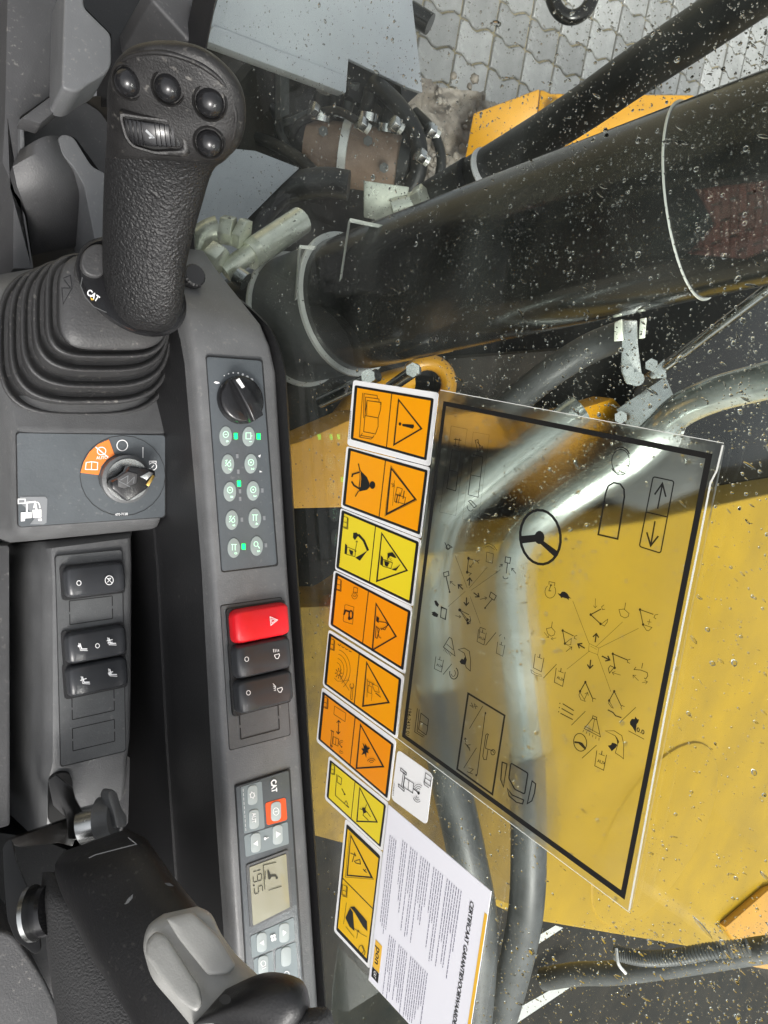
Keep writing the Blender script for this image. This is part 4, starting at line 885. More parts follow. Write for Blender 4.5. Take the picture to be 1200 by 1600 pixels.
# ------------------------------------------------------------------ folded armrest with its bracket
ar = root('armrest', H(.42).hit((250, 1480)), 'black armrest with a worn pale grey inset pad at the bottom', 'armrest')
AS = [((100, 1330), (195, 1296), .492, .012), ((86, 1352), (222, 1306), .484, .022), ((92, 1385), (240, 1326), .474, .026), ((112, 1430), (268, 1366), .462, .028), ((140, 1490), (305, 1412), .448, .030), ((178, 1550), (350, 1470), .434, .031), ((222, 1620), (402, 1530), .420, .032), ((280, 1700), (470, 1600), .405, .032)]
AC = catm([(Vector(a), Vector(b), t, th) for a, b, t, th in AS], 4)
MB().grid([jring(a, b, t, th, 2.8, 40) for a, b, t, th in AC]).build('cover', M['black'], ar, ang=70)
FS = [((66, 1362), (118, 1362), .505, .012), ((64, 1400), (140, 1400), .500, .03), ((70, 1450), (170, 1450), .492, .035), ((78, 1520), (215, 1520), .480, .036), ((90, 1600), (262, 1600), .468, .036), ((100, 1690), (300, 1690), .455, .036)]
MB().grid([jring(a, b, t, th, 2.6, 36) for a, b, t, th in catm([(Vector(a), Vector(b), t, th) for a, b, t, th in FS], 4)]).build('foam_side', M['foam'], ar, ang=70)
zc = zoom(0, 1150, 2.308); ZC = lambda l: [zc(p) for p in l]
GS = [((255, 1428), (308, 1416), .400, .004), ((232, 1446), (330, 1428), .400, .011), ((224, 1474), (345, 1458), .399, .014), ((228, 1500), (368, 1490), .397, .016), ((240, 1532), (393, 1514), .393, .017), ((270, 1568), (412, 1532), .389, .018), ((306, 1612), (432, 1556), .384, .019)]
gp_ = MB().grid([jring(a, b, t, th, 2.7, 40) for a, b, t, th in catm([(Vector(a), Vector(b), t, th) for a, b, t, th in GS], 4)]).build('inset_pad', M['padgrey'], ar, ang=70)
def padline(pts, w, m, name):
    mb = MB(); tubemb(smoothpath(pts), w, 10, mb); mb.build(name, m, gp_)
# pillow-like fields of the pad
for poly in ([(260, 1434), (299, 1424), (323, 1445), (342, 1464), (368, 1508), (358, 1521), (325, 1523), (279, 1466)], [(230, 1471), (244, 1456), (260, 1463), (310, 1540), (316, 1566), (306, 1581), (279, 1562), (246, 1521), (229, 1495)]):
    mb = MB(); P = rnd(poly, 7); cxp = sum((p for p in P), Vector((0, 0))) / len(P); rings = []
    for s, lift in ((1.03, -.002), (1.0, -.0002), (.96, .0005), (.88, .0010), (.6, .0013), (.3, .0014), (.05, .0014)):
        rings.append([D(*(cxp + (p - cxp) * s), .3885 - ((cxp + (p - cxp) * s).y - 1437) * .000163) - ray(*cxp).normalized() * lift for p in P])
    mb.grid(rings); mb.build('pad_field', M['padgrey'], gp_, ang=80)
ES = [((300, 1604), (352, 1546), .372, .010), ((318, 1600), (404, 1522), .372, .022), ((345, 1600), (440, 1520), .370, .028), ((380, 1612), (474, 1534), .367, .030), ((415, 1640), (484, 1566), .364, .028), ((440, 1660), (484, 1596), .362, .012)]
MB().grid([jring(a, b, t, th, 2.4, 36) for a, b, t, th in catm([(Vector(a), Vector(b), t, th) for a, b, t, th in ES], 4)]).build('end_cap', M['black'], ar, ang=70)
E2 = [((350, 1640), (380, 1610), .358, .006), ((396, 1660), (440, 1584), .358, .014), ((430, 1680), (490, 1574), .357, .018), ((470, 1690), (514, 1576), .357, .018), ((500, 1690), (522, 1600), .357, .01)]
MB().grid([jring(a, b, t, th, 2.2, 30) for a, b, t, th in catm([(Vector(a), Vector(b), t, th) for a, b, t, th in E2], 4)]).build('end_lobe', M['foam'], ar, ang=70)
plate('screw_cap', ell(*zc((812, 950)), 9, 8, 20), Plane(D(352, 1562, .341), -ray(352, 1562)), .004, M['void_black'], ar)
i = Ink(Plane(D(180, 1330, .452), -ray(180, 1330)), .0, z=zc); i.line([(320, 440), (345, 428), (492, 390), (462, 366)], 3.5); i.build('cover_seam', M['panel'], ar)
i = Ink(Plane(D(200, 1400, .418), -ray(200, 1400)), .0, z=zc); i.fill([(449, 608), (462, 585), (480, 570), (478, 585), (462, 603)]); i.fill([(592, 530), (612, 530), (628, 542), (606, 540)]); i.build('scuff', M['panel'], ar)
# bracket
br = root('armrest_bracket', H(.60).hit((70, 1330)), 'bent black steel bracket with clamp bolt joining armrest to console', 'bracket')
bf = Plane(D(60, 1380, .50), -ray(60, 1380) + Vector((-.15, .1, 0)))
plate('hanger_plate', ZC([(8, 395), (40, 365), (64, 470), (105, 560), (140, 660), (148, 770), (128, 790), (55, 735), (25, 660), (14, 520)]), bf, .006, M['paint'], br, r=10, bevel=.0012)
plate('top_flange', ZC([(20, 380), (250, 300), (285, 268), (292, 300), (262, 400), (215, 385), (130, 395), (70, 400)]), Plane(D(60, 1300, .55), CN), .005, M['paint'], br, r=5, bevel=.001)
plate('arm', ZC([(173, 160), (200, 140), (262, 190), (272, 228), (300, 280), (292, 372), (245, 372), (240, 300), (190, 250)]), Plane(D(100, 1250, .55), CN + Vector((-.3, 0, 0))), .004, M['paint'], br, r=1.5, bevel=.001)
plate('slot_opening', ZC([(178, 160), (210, 132), (250, 134), (262, 160), (262, 300), (176, 318)]), P3(H(.630).hit((70, 1215)), H(.630).hit((200, 1185)), H(.652).hit((130, 1310))), .004, M['void_black'], br, r=8, off=.0035)  # flat black plate as the shade inside the slot
a, b = D(*zc((300, 325)), .56), D(*zc((375, 305)), .56); tube('clamp_shaft', [a, b], .0145, M['steel'], br, 24)
a2 = D(*zc((360, 300)), .552); b2 = D(*zc((412, 292)), .552); tube('clamp_hub', [a2, b2], [.0165, .0145], M['panel'], br, 24)
plate('wing_handle', ZC([(388, 215), (402, 190), (424, 200), (440, 260), (462, 290), (458, 330), (420, 336), (410, 280)]), Plane(D(182, 1265, .545), CN + Vector((.4, 0, 0))), .010, M['panel'], br, r=6, bevel=.003)
a = D(*zc((125, 640)), .485); b = D(*zc((182, 625)), .485); tube('pivot_bush', [a, b], .016, M['gloss'], br, 28); 
a = D(*zc((112, 640)), .480); b = D(*zc((128, 636)), .480); tube('pivot_washer', [a, b], .0175, M['steel'], br, 28)
plate('pivot_bolt', ell(*zc((92, 655)), 11, 18, 24), bf, .006, M['gloss'], br, off=.004, bevel=.001)
# seat cushion under armrest, lower left
os_ = root('operator_seat', H(.66).hit((40, 1560)), 'dark grey operator seat edge at the lower left corner under the armrest', 'seat')
plate('cushion', [(-140, 1440), (20, 1455), (70, 1530), (110, 1620), (110, 1760), (-140, 1760)], H(.60), .12, M['trim_d'], os_, r=20, bevel=.01, seg=3)
plate('base', [(-140, 1280), (60, 1310), (110, 1330), (230, 1400), (330, 1760), (-140, 1760)], H(.72), .10, M['black'], os_, r=10, bevel=.006)
# ================================================================== WINDOW, LABELS, RAIN
wn = root('side_window', GL.hit((700, 900)), 'large clear cab side window wet with raindrops', 'window')
gx = MB(); gy0, gy1, gz0, gz1 = -.85, .95, CZ - .92, CZ + .35
gx.prism([Vector((XG, gy0, gz0)), Vector((XG, gy1, gz0)), Vector((XG, gy1, gz1)), Vector((XG, gy0, gz1))], Vector((.006, 0, 0)))
gx.build('pane', M['glass'], wn, smooth=False)
sp = [(334, -10), (320, 58), (306, 140), (302, 230), (298, 330), (300, 392), (313, 430), (345, 455), (386, 484), (420, 520), (437, 565), (443, 620), (456, 850), (470, 1050), (482, 1250), (494, 1430), (506, 1612)]
seal = MB(); rings = []
P = [Vector(p) for p in smoothpath([(x, y, 0) for x, y in sp], 4)]
for k, p in enumerate(P):
    t = (P[min(k + 1, len(P) - 1)] - P[max(k - 1, 0)]).normalized(); n = Vector((t.y, -t.x, 0)); n = n if n.x > 0 or (n.x == 0) else -n
    n = Vector((-t.y, t.x, 0)); n = n if n.x > -.2 and n.dot(Vector((1, -.6, 0))) > 0 else -n
    a, b = p + n * 6.5, p - n * 30
    rings.append([GL.hit((a.x, a.y), .001), GL.hit((a.x - n.x * 2, a.y - n.y * 2), .006), GL.hit((b.x, b.y), .006), GL.hit((b.x, b.y), .001)])
seal.grid(rings); seal.build('rubber_seal', M['black'], wn, ang=60)
z5l = zoom(490, 580, 3.809); z6l = zoom(480, 960, 5.332); z7l = zoom(480, 1150, 3.556)
def label(Q, q, div, col, txt, r=5, vert=False, off0=.0):
    """sticker: white vinyl, black border, two coloured fields; Q outer and q border quads in photo pixels"""
    o = GL.hit(quad(Q, .5, .5))
    t = root('warning_label', o, txt, 'warning label', 'warning stickers in a row along the window')
    plate('backing', Q, GL, .0003, M['vinyl'], t, off=.0004 + off0, r=r)
    i = Ink(GL, .00055 + off0); i.fill(rnd(q, 3)); i.build('border', M['ink'], t)
    e, f = .035, .042
    for a, b in ((e, div - .006), (div + .006, 1 - e)):
        i = Ink(GL, .00065 + off0)
        i.fill([quad(q, a, f), quad(q, b, f), quad(q, b, 1 - f), quad(q, a, 1 - f)] if not vert else [quad(q, f, a), quad(q, 1 - f, a), quad(q, 1 - f, b), quad(q, f, b)])
        i.build('field', M[col], t)
    return t, Ink(GL, .00075 + off0)
def book(i, x, y, s, sk=.35):
    for k, d in enumerate((0, .10, .2)):
        i.line([(x - s * .26 + d * s, y - s * .55 + d * s * .4), (x + s * .2 + d * s, y - s * .45 + d * s * .4)], .05 * s)
    i.line([(x - s * .1, y - s * .4), (x + s * .3, y - s * .3), (x + s * .25, y + s * .6), (x - s * .15, y + s * .5)], .06 * s, True); i.line([(x - s * .12, y + .05 * s), (x + s * .28, y + .15 * s)], .05 * s)
# 1 exclamation + manuals
t, i = label([z5l(p) for p in ((236, 52), (744, 128), (692, 567), (200, 440))], [z5l(p) for p in ((245, 83), (716, 163), (672, 532), (220, 405))], .47, 'orange', 'topmost orange label with an open manual and an exclamation triangle')
i.z = z5l
i.line([(506, 170), (642, 342), (478, 438)], 9, True); i.fill([(528, 314), (596, 318), (598, 332), (590, 342), (528, 326)]); i.dot(514, 314, 8, 10)
for k in range(3): 
    d = k * 9; i.line([(316 - d, 262 + 8 * k), (318 - d, 175 - d * 2.3), (400 - d * 1.2, 185 - d * 2.2), (398 - d, 200 - d * 2)], 3.2)
i.line([(318, 175), (402, 187), (398, 230), (384, 278), (306, 264)], 3.5, True); i.line([(306, 264), (298, 360), (368, 374), (384, 330), (384, 278)], 3.5)
for k in (1, 2): d = k * 9; i.line([(298 - d * .9, 360 + d), (292 - d * .9, 372 + d * 1.2), (360 - d, 386 + d), (366 - d * .6, 374 + d)], 3.2)
i.line([(292, 130), (272, 392)], 3)
for y in range(238, 400, 10): i.line([(222 - (y - 238) * .07, y), (221.5 - (y - 238) * .07, y + 6)], 3.5)
for y in range(292, 390, 14): i.line([(238 - (y - 292) * .07, y), (237 - (y - 292) * .07, y + 9)], 3.5)
i.build('pictogram', M['ink'], t)
# 2 seat belt + rollover
t, i = label([z5l(p) for p in ((196, 446), (691, 571), (638, 997), (162, 810))], [z5l(p) for p in ((207, 455), (680, 590), (632, 974), (172, 798))], .47, 'orange', 'orange label with a belted operator and a rollover triangle', r=4)
i.z = z5l
i.line([(462, 578), (606, 762), (434, 850)], 10, True); i.line([(460, 562), (614, 768), (424, 862)], 2.2, True)
i.line([(482, 650), (470, 800)], 2); i.line([(498, 690), (528, 700), (518, 740), (488, 730)], 3, True); i.line([(486, 735), (548, 752), (540, 790), (482, 775)], 3, True); i.line([(515, 722), (504, 788)], 3); i.line([(500, 740), (490, 785)], 6); i.line([(540, 712), (532, 760)], 5); i.line([(465, 690), (482, 680), (470, 665)], 2.5); i.line([(462, 668), (482, 690)], 2.5)
i.fill([(274, 586), (318, 632), (332, 666), (334, 690), (318, 706), (272, 716), (268, 690), (274, 640)]); i.dot(350, 678, 17, 23); i.line([(266, 550), (276, 592)], 6); i.line([(268, 712), (248, 746)], 6); i.line([(276, 600), (232, 614), (228, 630)], 9); i.line([(272, 700), (240, 680), (226, 656)], 9)
for y in range(690, 775, 14): i.line([(196 - (y - 690) * .08, y), (195 - (y - 690) * .08, y + 9)], 3.5)
i.build('pictogram', M['ink'], t)
i = Ink(GL, .0013, z=z5l); i.line([(277, 596), (281, 640), (276, 690)], 3.5); i.build('belt', M['orange'], t)
# 3 yellow boom crush
t, i = label([z5l(p) for p in ((160, 814), (638, 1002), (590, 1402), (127, 1180))], [z5l(p) for p in ((168, 826), (627, 1017), (582, 1388), (134, 1170))], .44, 'yellow', 'bright yellow label of a swinging bucket hitting a cab, third from the top', r=4)
i.z = z5l
i.line([(406, 966), (556, 1186), (376, 1250)], 9, True)
i.fill([(236, 962), (256, 960), (268, 976), (246, 1006), (234, 990)]); i.line([(266, 972), (300, 1010), (324, 1068)], 14); i.fill([(322, 1066), (276, 1128), (248, 1110), (286, 1090)]); i.fill([(188, 1026), (200, 1036), (196, 1090), (184, 1086)]); i.line([(200, 1046), (250, 1066), (246, 1104), (196, 1090)], 3, True); i.fill([(210, 1060), (236, 1072), (232, 1096), (218, 1090)]); i.arrow((254, 1030), (248, 1076), 2.5, 8); i.arrow((252, 1050), (258, 1010), 2.5, 8)
i.fill([(400, 1096), (414, 1110), (410, 1160), (396, 1150)]); i.line([(414, 1120), (470, 1140), (460, 1176), (410, 1160)], 3, True); i.fill([(440, 1084), (470, 1078), (494, 1110), (484, 1112), (456, 1100), (440, 1118)]); i.fill([(520, 1146), (490, 1188), (462, 1180), (490, 1172)]); i.fill([(420, 1128), (450, 1140), (440, 1164), (424, 1156)])
for a in range(0, 360, 45): i.line([(450 + 8 * math.cos(R(a)), 1128 + 8 * math.sin(R(a))), (450 + 18 * math.cos(R(a)), 1128 + 20 * math.sin(R(a)))], 2.2)
def mini(i, x, y, k=1.): i.line([(x, y), (x + 26 * k, y + 10 * k), (x + 22 * k, y + 72 * k), (x - 4 * k, y + 62 * k)], 3 * k, True); i.line([(x, y + 34 * k), (x + 24 * k, y + 42 * k)], 3 * k); i.line([(x + 30 * k, y + 14 * k), (x + 27 * k, y + 78 * k), (x, y + 70 * k)], 3 * k)
mini(i, 176, 862)
for y in range(1062, 1145, 14): i.line([(160 - (y - 1062) * .08, y), (159 - (y - 1062) * .08, y + 9)], 3.5)
i.build('pictogram', M['ink'], t)
# 4 key label
t, i = label([Vector(p) for p in ((521.6, 890.6), (644.2, 948.5), (633.2, 1054), (513, 978.6))], [Vector(p) for p in ((524.3, 894), (641.9, 955), (630, 1047.6), (516.2, 976.5))], .44, 'orange2', 'orange label with an ignition key symbol and falling person triangle')
i.z = z5l
i.line([(372, 1384), (490, 1578), (350, 1660)], 9, True); i.build('hazard_triangle', M['ink'], t); mini(i, 136, 1232); i.line([(196, 1390), (240, 1404), (232, 1506), (180, 1490), (176, 1480), (186, 1392)], 2.2, True); i.ring(222, 1450, 11, 24, 8); i.line([(214, 1432), (190, 1424), (180, 1450)], 10); i.dot(212, 1470, 8, 12)
for k in range(3): i.ring(244, 1310 + k * 4, 8 + 6 * k, 16 + 11 * k, 2.2, 20, 160)
i.line([(240, 1285), (262, 1292), (260, 1320), (236, 1314)], 2.4, True)
i.build('key_symbol', M['ink'], t); i.fill([(374, 1458), (390, 1468), (386, 1500), (372, 1486)]); i.line([(388, 1490), (430, 1496), (444, 1512), (400, 1540)], 4); i.line([(440, 1510), (424, 1540), (398, 1530)], 4); i.line([(372, 1520), (368, 1585), (378, 1590), (392, 1535)], 4, True); i.line([(380, 1530), (388, 1580), (402, 1590)], 3)
for y in range(1420, 1500, 14): i.line([(122 - (y - 1420) * .08, y), (121 - (y - 1420) * .08, y + 9)], 3.5)
i.build('pictogram', M['ink'], t)
# 5 ultrasound / wrench
t, i = label([z6l(p) for p in ((178, 124), (808, 512), (750, 1044), (128, 592))], [z6l(p) for p in ((182, 152), (785, 537), (735, 1012), (141, 580))], .42, 'orange', 'orange label with concentric waves, a wrench and a machine triangle')
i.z = z6l
i.line([(496, 402), (680, 734), (464, 764)], 13, True)
for k in range(4): i.ring(240, 460, 40 + 26 * k, 60 + 36 * k, 2.8, -78, 60)
i.ring(262, 490, 14, 20, 3.5)
for a in range(0, 360, 45): i.line([(262 + 20 * math.cos(R(a)), 490 + 28 * math.sin(R(a))), (262 + 32 * math.cos(R(a)), 490 + 44 * math.sin(R(a)))], 5)
i.line([(225, 530), (250, 556), (300, 556), (340, 545), (352, 555)], 2.5); i.line([(262, 500), (350, 634)], 2.5); i.line([(368, 610), (360, 706), (374, 712), (382, 612)], 3, True); i.ring(372, 596, 16, 22, 4, -60, 240)
mini(i, 190, 200, 1.3)
for k in range(4): i.line([(256 + 30 * k, 248 + 18 * k), (270 + 30 * k, 262 + 16 * k), (280 + 30 * k, 252 + 20 * k)], 5)
i.line([(500, 540), (498, 690)], 3); i.line([(508, 590), (540, 605), (536, 660), (505, 650)], 3, True); i.line([(540, 580), (590, 600), (600, 650), (560, 640)], 3, True); i.line([(540, 660), (535, 720)], 2.5); i.line([(570, 655), (612, 690)], 6); i.line([(500, 552), (560, 585)], 4); i.line([(520, 565), (515, 600)], 3)
for y in range(458, 565, 18): i.line([(172 - (y - 458) * .1, y), (171 - (y - 458) * .1, y + 12)], 5)
i.build('pictogram', M['ink'], t)
# 6 radio / explosion
t, i = label([z6l(p) for p in ((124, 604), (741, 1050), (682, 1564), (76, 1058))], [z6l(p) for p in ((128, 640), (722, 1082), (668, 1535), (90, 1040))], .46, 'orange2', 'orange label with a double arrow, transmitter and blast triangle')
i.z = z6l
i.line([(444, 920), (634, 1268), (410, 1282)], 13, True); i.line([(228, 764), (322, 824), (315, 894), (222, 832)], 3, True); i.arrow((260, 930), (262, 884), 6, 20); i.arrow((262, 920), (258, 996), 6, 20)
i.line([(206, 970), (218, 978), (204, 1108), (192, 1100)], 3.5, True); i.line([(196, 966), (222, 980)], 6); i.line([(192, 1086), (212, 1104)], 6); i.line([(218, 1018), (262, 1040), (256, 1098), (214, 1076)], 3.5, True); i.line([(240, 1030), (236, 1086)], 3); i.line([(262, 1075), (284, 1102)], 4); i.dot(286, 1104, 6)
for k in range(2): i.ring(286, 1104, 16 + 11 * k, 40 + 14 * k, 3, -150, -60); i.ring(286, 1104, 16 + 11 * k, 40 + 14 * k, 3, 60, 140)
i.fill([(462, 1072), (482, 1100), (484, 1078), (500, 1108), (526, 1112), (504, 1132), (512, 1158), (494, 1150), (492, 1196), (478, 1160), (452, 1172), (468, 1142), (450, 1118), (474, 1118)])
for k in range(3): i.ring(536, 1246, 12 + 14 * k, 14 + 16 * k, 4, -150, -40)
mini(i, 136, 686, 1.3)
for y in range(905, 1012, 18): i.line([(118 - (y - 905) * .1, y), (117 - (y - 905) * .1, y + 12)], 5)
i.build('pictogram', M['ink'], t)
# 7 small yellow
t, i = label([z7l(p) for p in ((120, 108), (452, 372), (418, 642), (97, 350))], [z7l(p) for p in ((126, 132), (438, 386), (408, 620), (108, 340))], .45, 'yellow', 'smaller yellow label with a power line triangle, below the blast label')
i.z = z7l
i.line([(292, 288), (388, 478), (276, 474)], 7, True); i.line([(164, 212), (156, 330), (230, 398)], 3); i.line([(170, 220), (192, 236), (188, 272), (166, 256)], 3, True); i.line([(192, 292), (210, 328)], 4); i.dot(208, 324, 5); i.line([(206, 376), (216, 360), (226, 380)], 3); i.line([(218, 384), (232, 398)], 5)
i.line([(292, 404), (330, 420), (352, 450)], 3); i.line([(330, 380), (310, 440), (340, 470)], 3); i.fill([(304, 400), (320, 398), (330, 425), (312, 430)]); mini(i, 132, 158, .75)
for y in range(262, 335, 10): i.line([(124 - (y - 262) * .1, y), (123 - (y - 262) * .1, y + 6)], 3)
i.build('pictogram', M['ink'], t)
# 8 amber lower
t, i = label([z7l(p) for p in ((212, 458), (422, 650), (348, 1296), (148, 1085))], [z7l(p) for p in ((219, 488), (406, 666), (335, 1265), (161, 1078))], .5, 'amber', 'lowest amber label, upper triangle over a boom pictogram', vert=True)
i.z = z7l
i.line([(242, 555), (358, 786), (222, 774)], 7, True); i.line([(236, 536), (368, 796), (212, 784)], 2, True); i.line([(240, 650), (262, 660), (250, 700)], 4); i.line([(262, 648), (270, 668)], 5); i.line([(262, 696), (292, 686), (296, 712), (270, 706)], 4, True); i.line([(310, 740), (330, 760)], 4); i.line([(316, 752), (326, 740)], 4)
i.fill([(212, 1010), (238, 955), (254, 980), (262, 1084), (234, 1058)]); i.fill([(238, 950), (262, 948), (332, 1030), (334, 1086), (310, 1060), (262, 978)]); i.line([(218, 925), (202, 1045)], 2); i.line([(214, 1060), (260, 1118)], 2); i.line([(250, 1060), (300, 1100), (332, 1116)], 2); i.arrow((274, 1125), (284, 1080), 2.2, 9); i.ring(300, 1186, 14, 22, 3); i.line([(304, 1170), (322, 1200), (318, 1216), (304, 1220)], 3); mini(i, 196, 826, .9)
for y in range(985, 1070, 12): i.line([(176 - (y - 985) * .12, y), (175 - (y - 985) * .12, y + 8)], 3)
i.build('pictogram', M['ink'], t)
# white radio label
t = root('white_label', GL.hit(z7l((580, 290))), 'small white rounded label with a radio transmitter symbol', 'label')
plate('backing', [z7l(p) for p in ((502, 74), (698, 214), (664, 496), (466, 350))], GL, .0003, M['vinyl'], t, off=.0004, r=8)
i = Ink(GL, .0006, z=z7l); i.line([(520, 178), (552, 205), (550, 218), (518, 192)], 3, True); i.line([(508, 268), (540, 296), (538, 308), (506, 280)], 3, True); i.line([(535, 200), (524, 284)], 3); i.line([(544, 202), (532, 288)], 3); i.line([(542, 232), (592, 264), (586, 318), (534, 282)], 3, True); i.line([(566, 248), (560, 300)], 2.5); i.line([(588, 292), (618, 316)], 4); i.dot(619, 318, 7, 8)
for k in range(3): i.ring(618, 316, 14 + 9 * k, 24 + 12 * k, 2.6, -140, -50); i.ring(614, 322, 10 + 9 * k, 22 + 12 * k, 2.6, 60, 150)
i.line([(658, 205), (690, 228), (684, 280), (652, 256)], 3, True); i.line([(654, 232), (686, 252)], 3); i.line([(648, 250), (650, 270), (676, 288)], 3)
for y in range(264, 328, 9): i.line([(484 - (y - 264) * .1, y), (483 - (y - 264) * .1, y + 6)], 3)
i.build('pictogram', M['ink'], t)
# certificate
cq = [GL.hit(z7l(p)) for p in ((460, 380), (1030, 860), (868, 1920), (350, 1350))]
def cf(p, off): 
    u, v = p[0], p[1]; return (cq[0] * (1 - u) + cq[1] * u) * (1 - v) + (cq[3] * (1 - u) + cq[2] * u) * v + GL.n * off
ct = root('warranty_certificate', cf((.5, .5), 0), 'white printed warranty certificate page stuck to the glass beside the lowest labels', 'certificate')
MB().prism([cf(p, .0012) for p in ((0, 0), (1, 0), (1, 1), (0, 1))], -GL.n * .0005).build('sheet', M['paper'], ct)
MB().prism([cf(p, .0006) for p in ((-.012, .006), (.99, .006), (.99, 1.0), (-.012, 1.01))], -GL.n * .0003).build('rear_sheet', M['vinyl'], ct)
i = Ink(GL, .00135, fn=cf); i.fill([(.975, .115), (1.0, .115), (1.0, 1.0), (.975, 1.0)]); i.build('yellow_band', M['ponyel'], ct)
du, dv = (0, .0455), (.052, 0)
i = Ink(GL, .00145, fn=cf); i.text('CERTIFICAAT GARANTIEVOORWAARDEN', (.853, .115), (0, .0355), (.048, 0), .018); i.build('title', M['ink'], ct)
i = Ink(GL, .0014, fn=cf); rg_ = random.Random(3)
def para(u, v0, v1, wd=.0052):
    v = v0
    while v < v1:
        L = rg_.uniform(.008, .028); i.line([(u, v), (u, min(v + L, v1))], wd); v += L + .0045; i.o -= .000015
    i.o += .000002
us = [.19 + k * .0215 for k in range(28)]
for k, u in enumerate(us):
    if k in (3, 8, 14, 20): continue
    para(u, .11, .58 - (rg_.random() ** 3) * .25 if k % 5 else .35)
for k, u in enumerate([.17 + k * .0215 for k in range(20)]):
    if k in (4, 10): continue
    para(u, .645, 1.0 - (rg_.random() ** 3) * .2)
for u in (.055, .077, .099, .121): para(u, .14, .70 - rg_.random() * .1)
i.build('body_text', M['textink'], ct)
i = Ink(GL, .0014, fn=cf); i.fill([(.025, .745), (.105, .745), (.105, .905), (.025, .905)]); i.build('yellow_logo_field', M['ponyel'], ct)
i = Ink(GL, .00145, fn=cf); i.text('pon', (.045, .772), (0, .066), (.075, 0), .02); i.fill([(.025, .908), (.105, .908), (.105, .965), (.025, .965)]); i.build('logo', M['ink'], ct)
i = Ink(GL, .0016, fn=cf); i.text('CAT', (.05, .914), (0, .019), (.04, 0), .02); i.build('small_logo', M['white'], ct)
# clear pocket edge below
i_ = tag(plate('clear_pocket', [z7l(p) for p in ((172, 1168), (350, 1352), (580, 1640), (130, 1640), (140, 1400))], GL, .0006, M['glass'], off=.0003), 'faint clear film pocket below the lowest amber label', 'film')
# diagram sheet
SQ = [Vector(p) for p in ((688, 609.5), (1131, 692.5), (984, 1426), (620, 1153))]
sh = root('control_diagram_sheet', GL.hit(quad(SQ, .5, .5)), 'large clear plastic sheet printed with the black control pattern diagram', 'diagram sheet')
plate('film', SQ, GL, .0016, M['sheet'], sh, off=.0034, r=[3, 8, 8, 3])
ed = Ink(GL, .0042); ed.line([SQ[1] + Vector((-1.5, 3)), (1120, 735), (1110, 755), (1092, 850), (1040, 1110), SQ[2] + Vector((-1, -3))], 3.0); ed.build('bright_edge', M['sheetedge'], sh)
ed = Ink(GL, .0042); ed.line([SQ[2], SQ[3]], 1.0); ed.line([SQ[0], SQ[1]], 1.0); ed.build('thin_edge', M['sheetedge'], sh)
i = Ink(GL, .0042)
fo = [Vector(p) for p in ((692.8, 626.5), (1113.5, 709), (976, 1406), (628, 1151))]; fi = [Vector(p) for p in ((697, 634.5), (1102, 716.5), (970.5, 1391), (633.5, 1148.5))]
for k in range(4): i.fill([fo[k], fo[(k + 1) % 4], fi[(k + 1) % 4], fi[k]])
i.build('frame_line', M['ink'], sh)
zA = zoom(620, 600, 4); zB = zoom(620, 950, 4.286); zC = zoom(800, 680, 3.4286); zD = zoom(800, 900, 4.572)
i = Ink(GL, .0043, z=zC)
# steering wheel, lever, arrows
i.ring(152, 546, 108, 146, 14, rot=-6); i.dot(147, 548, 27, 36); i.fill([(46, 540), (130, 532), (135, 570), (52, 580)]); i.fill([(160, 560), (244, 622), (226, 650), (138, 570)])
i.build('steering_symbol', M['ink'], sh); i.ring(582, 140, 48, 64, 5); i.ring(582, 138, 54, 74, 7, -120, -30); i.ring(582, 138, 54, 74, 7, 60, 150)
i.line([(462, 532), (502, 310), (515, 272), (545, 254), (580, 262), (600, 290), (602, 330), (566, 556)], 9, True)
i.build('lever_symbol', M['ink'], sh); i.line(rnd([(756, 222), (868, 246), (796, 632), (682, 596)], 14), 7, True); i.line([(722, 412), (832, 438)], 7); i.line([(780, 394), (806, 262)], 8); i.line([(764, 318), (806, 258), (824, 330)], 9); i.line([(766, 460), (744, 586)], 8); i.line([(722, 520), (743, 592), (784, 540)], 9)
i.build('arrow_symbol', M['ink'], sh)
i.z = zD
# right hand pattern
i.line([(434, 178), (550, 482)], 2.4); i.line([(790, 328), (600, 505)], 2.4); i.line([(904, 374), (622, 514)], 2.4); i.line([(392, 666), (556, 534)], 2.4); i.line([(610, 560), (706, 826)], 2.4); i.line([(552, 482), (620, 515), (612, 562), (546, 536)], 2.2, True); i.line([(560, 500), (605, 525)], 2)
def arr(a, b, w=9): i.arrow(a, b, w, 26)
arr((594, 474), (602, 412)); arr((520, 516), (470, 486)); arr((562, 598), (556, 660)); arr((642, 572), (698, 600))
i.ring(274, 110, 38, 48, 4, -50, 230, 8); i.line([(264, 62), (264, 40), (306, 48), (304, 72)], 4); i.line([(262, 108), (278, 66)], 5); i.line([(262, 106), (280, 106)], 6); i.dot(278, 66, 7)
i.fill([(326, 122), (345, 128), (356, 112), (376, 112), (396, 126), (410, 150), (424, 162), (406, 158), (404, 174), (394, 162), (362, 152), (350, 158), (346, 146), (330, 130)])
def exc(P, w=7): i.line(P, w); [i.dot(*q, 8, 10) for q in P[:-1]]
exc([(632, 342), (562, 276), (636, 236)]); i.line([(658, 206), (640, 220), (646, 240), (664, 238)], 4); i.line([(632, 342), (660, 358), (680, 330), (684, 308), (640, 342)], 4); i.arrow((596, 160), (594, 228), 3, 16)
i.line([(764, 240), (800, 236), (836, 268), (830, 290), (806, 300), (776, 284)], 4, True); i.line([(804, 238), (812, 190)], 4)
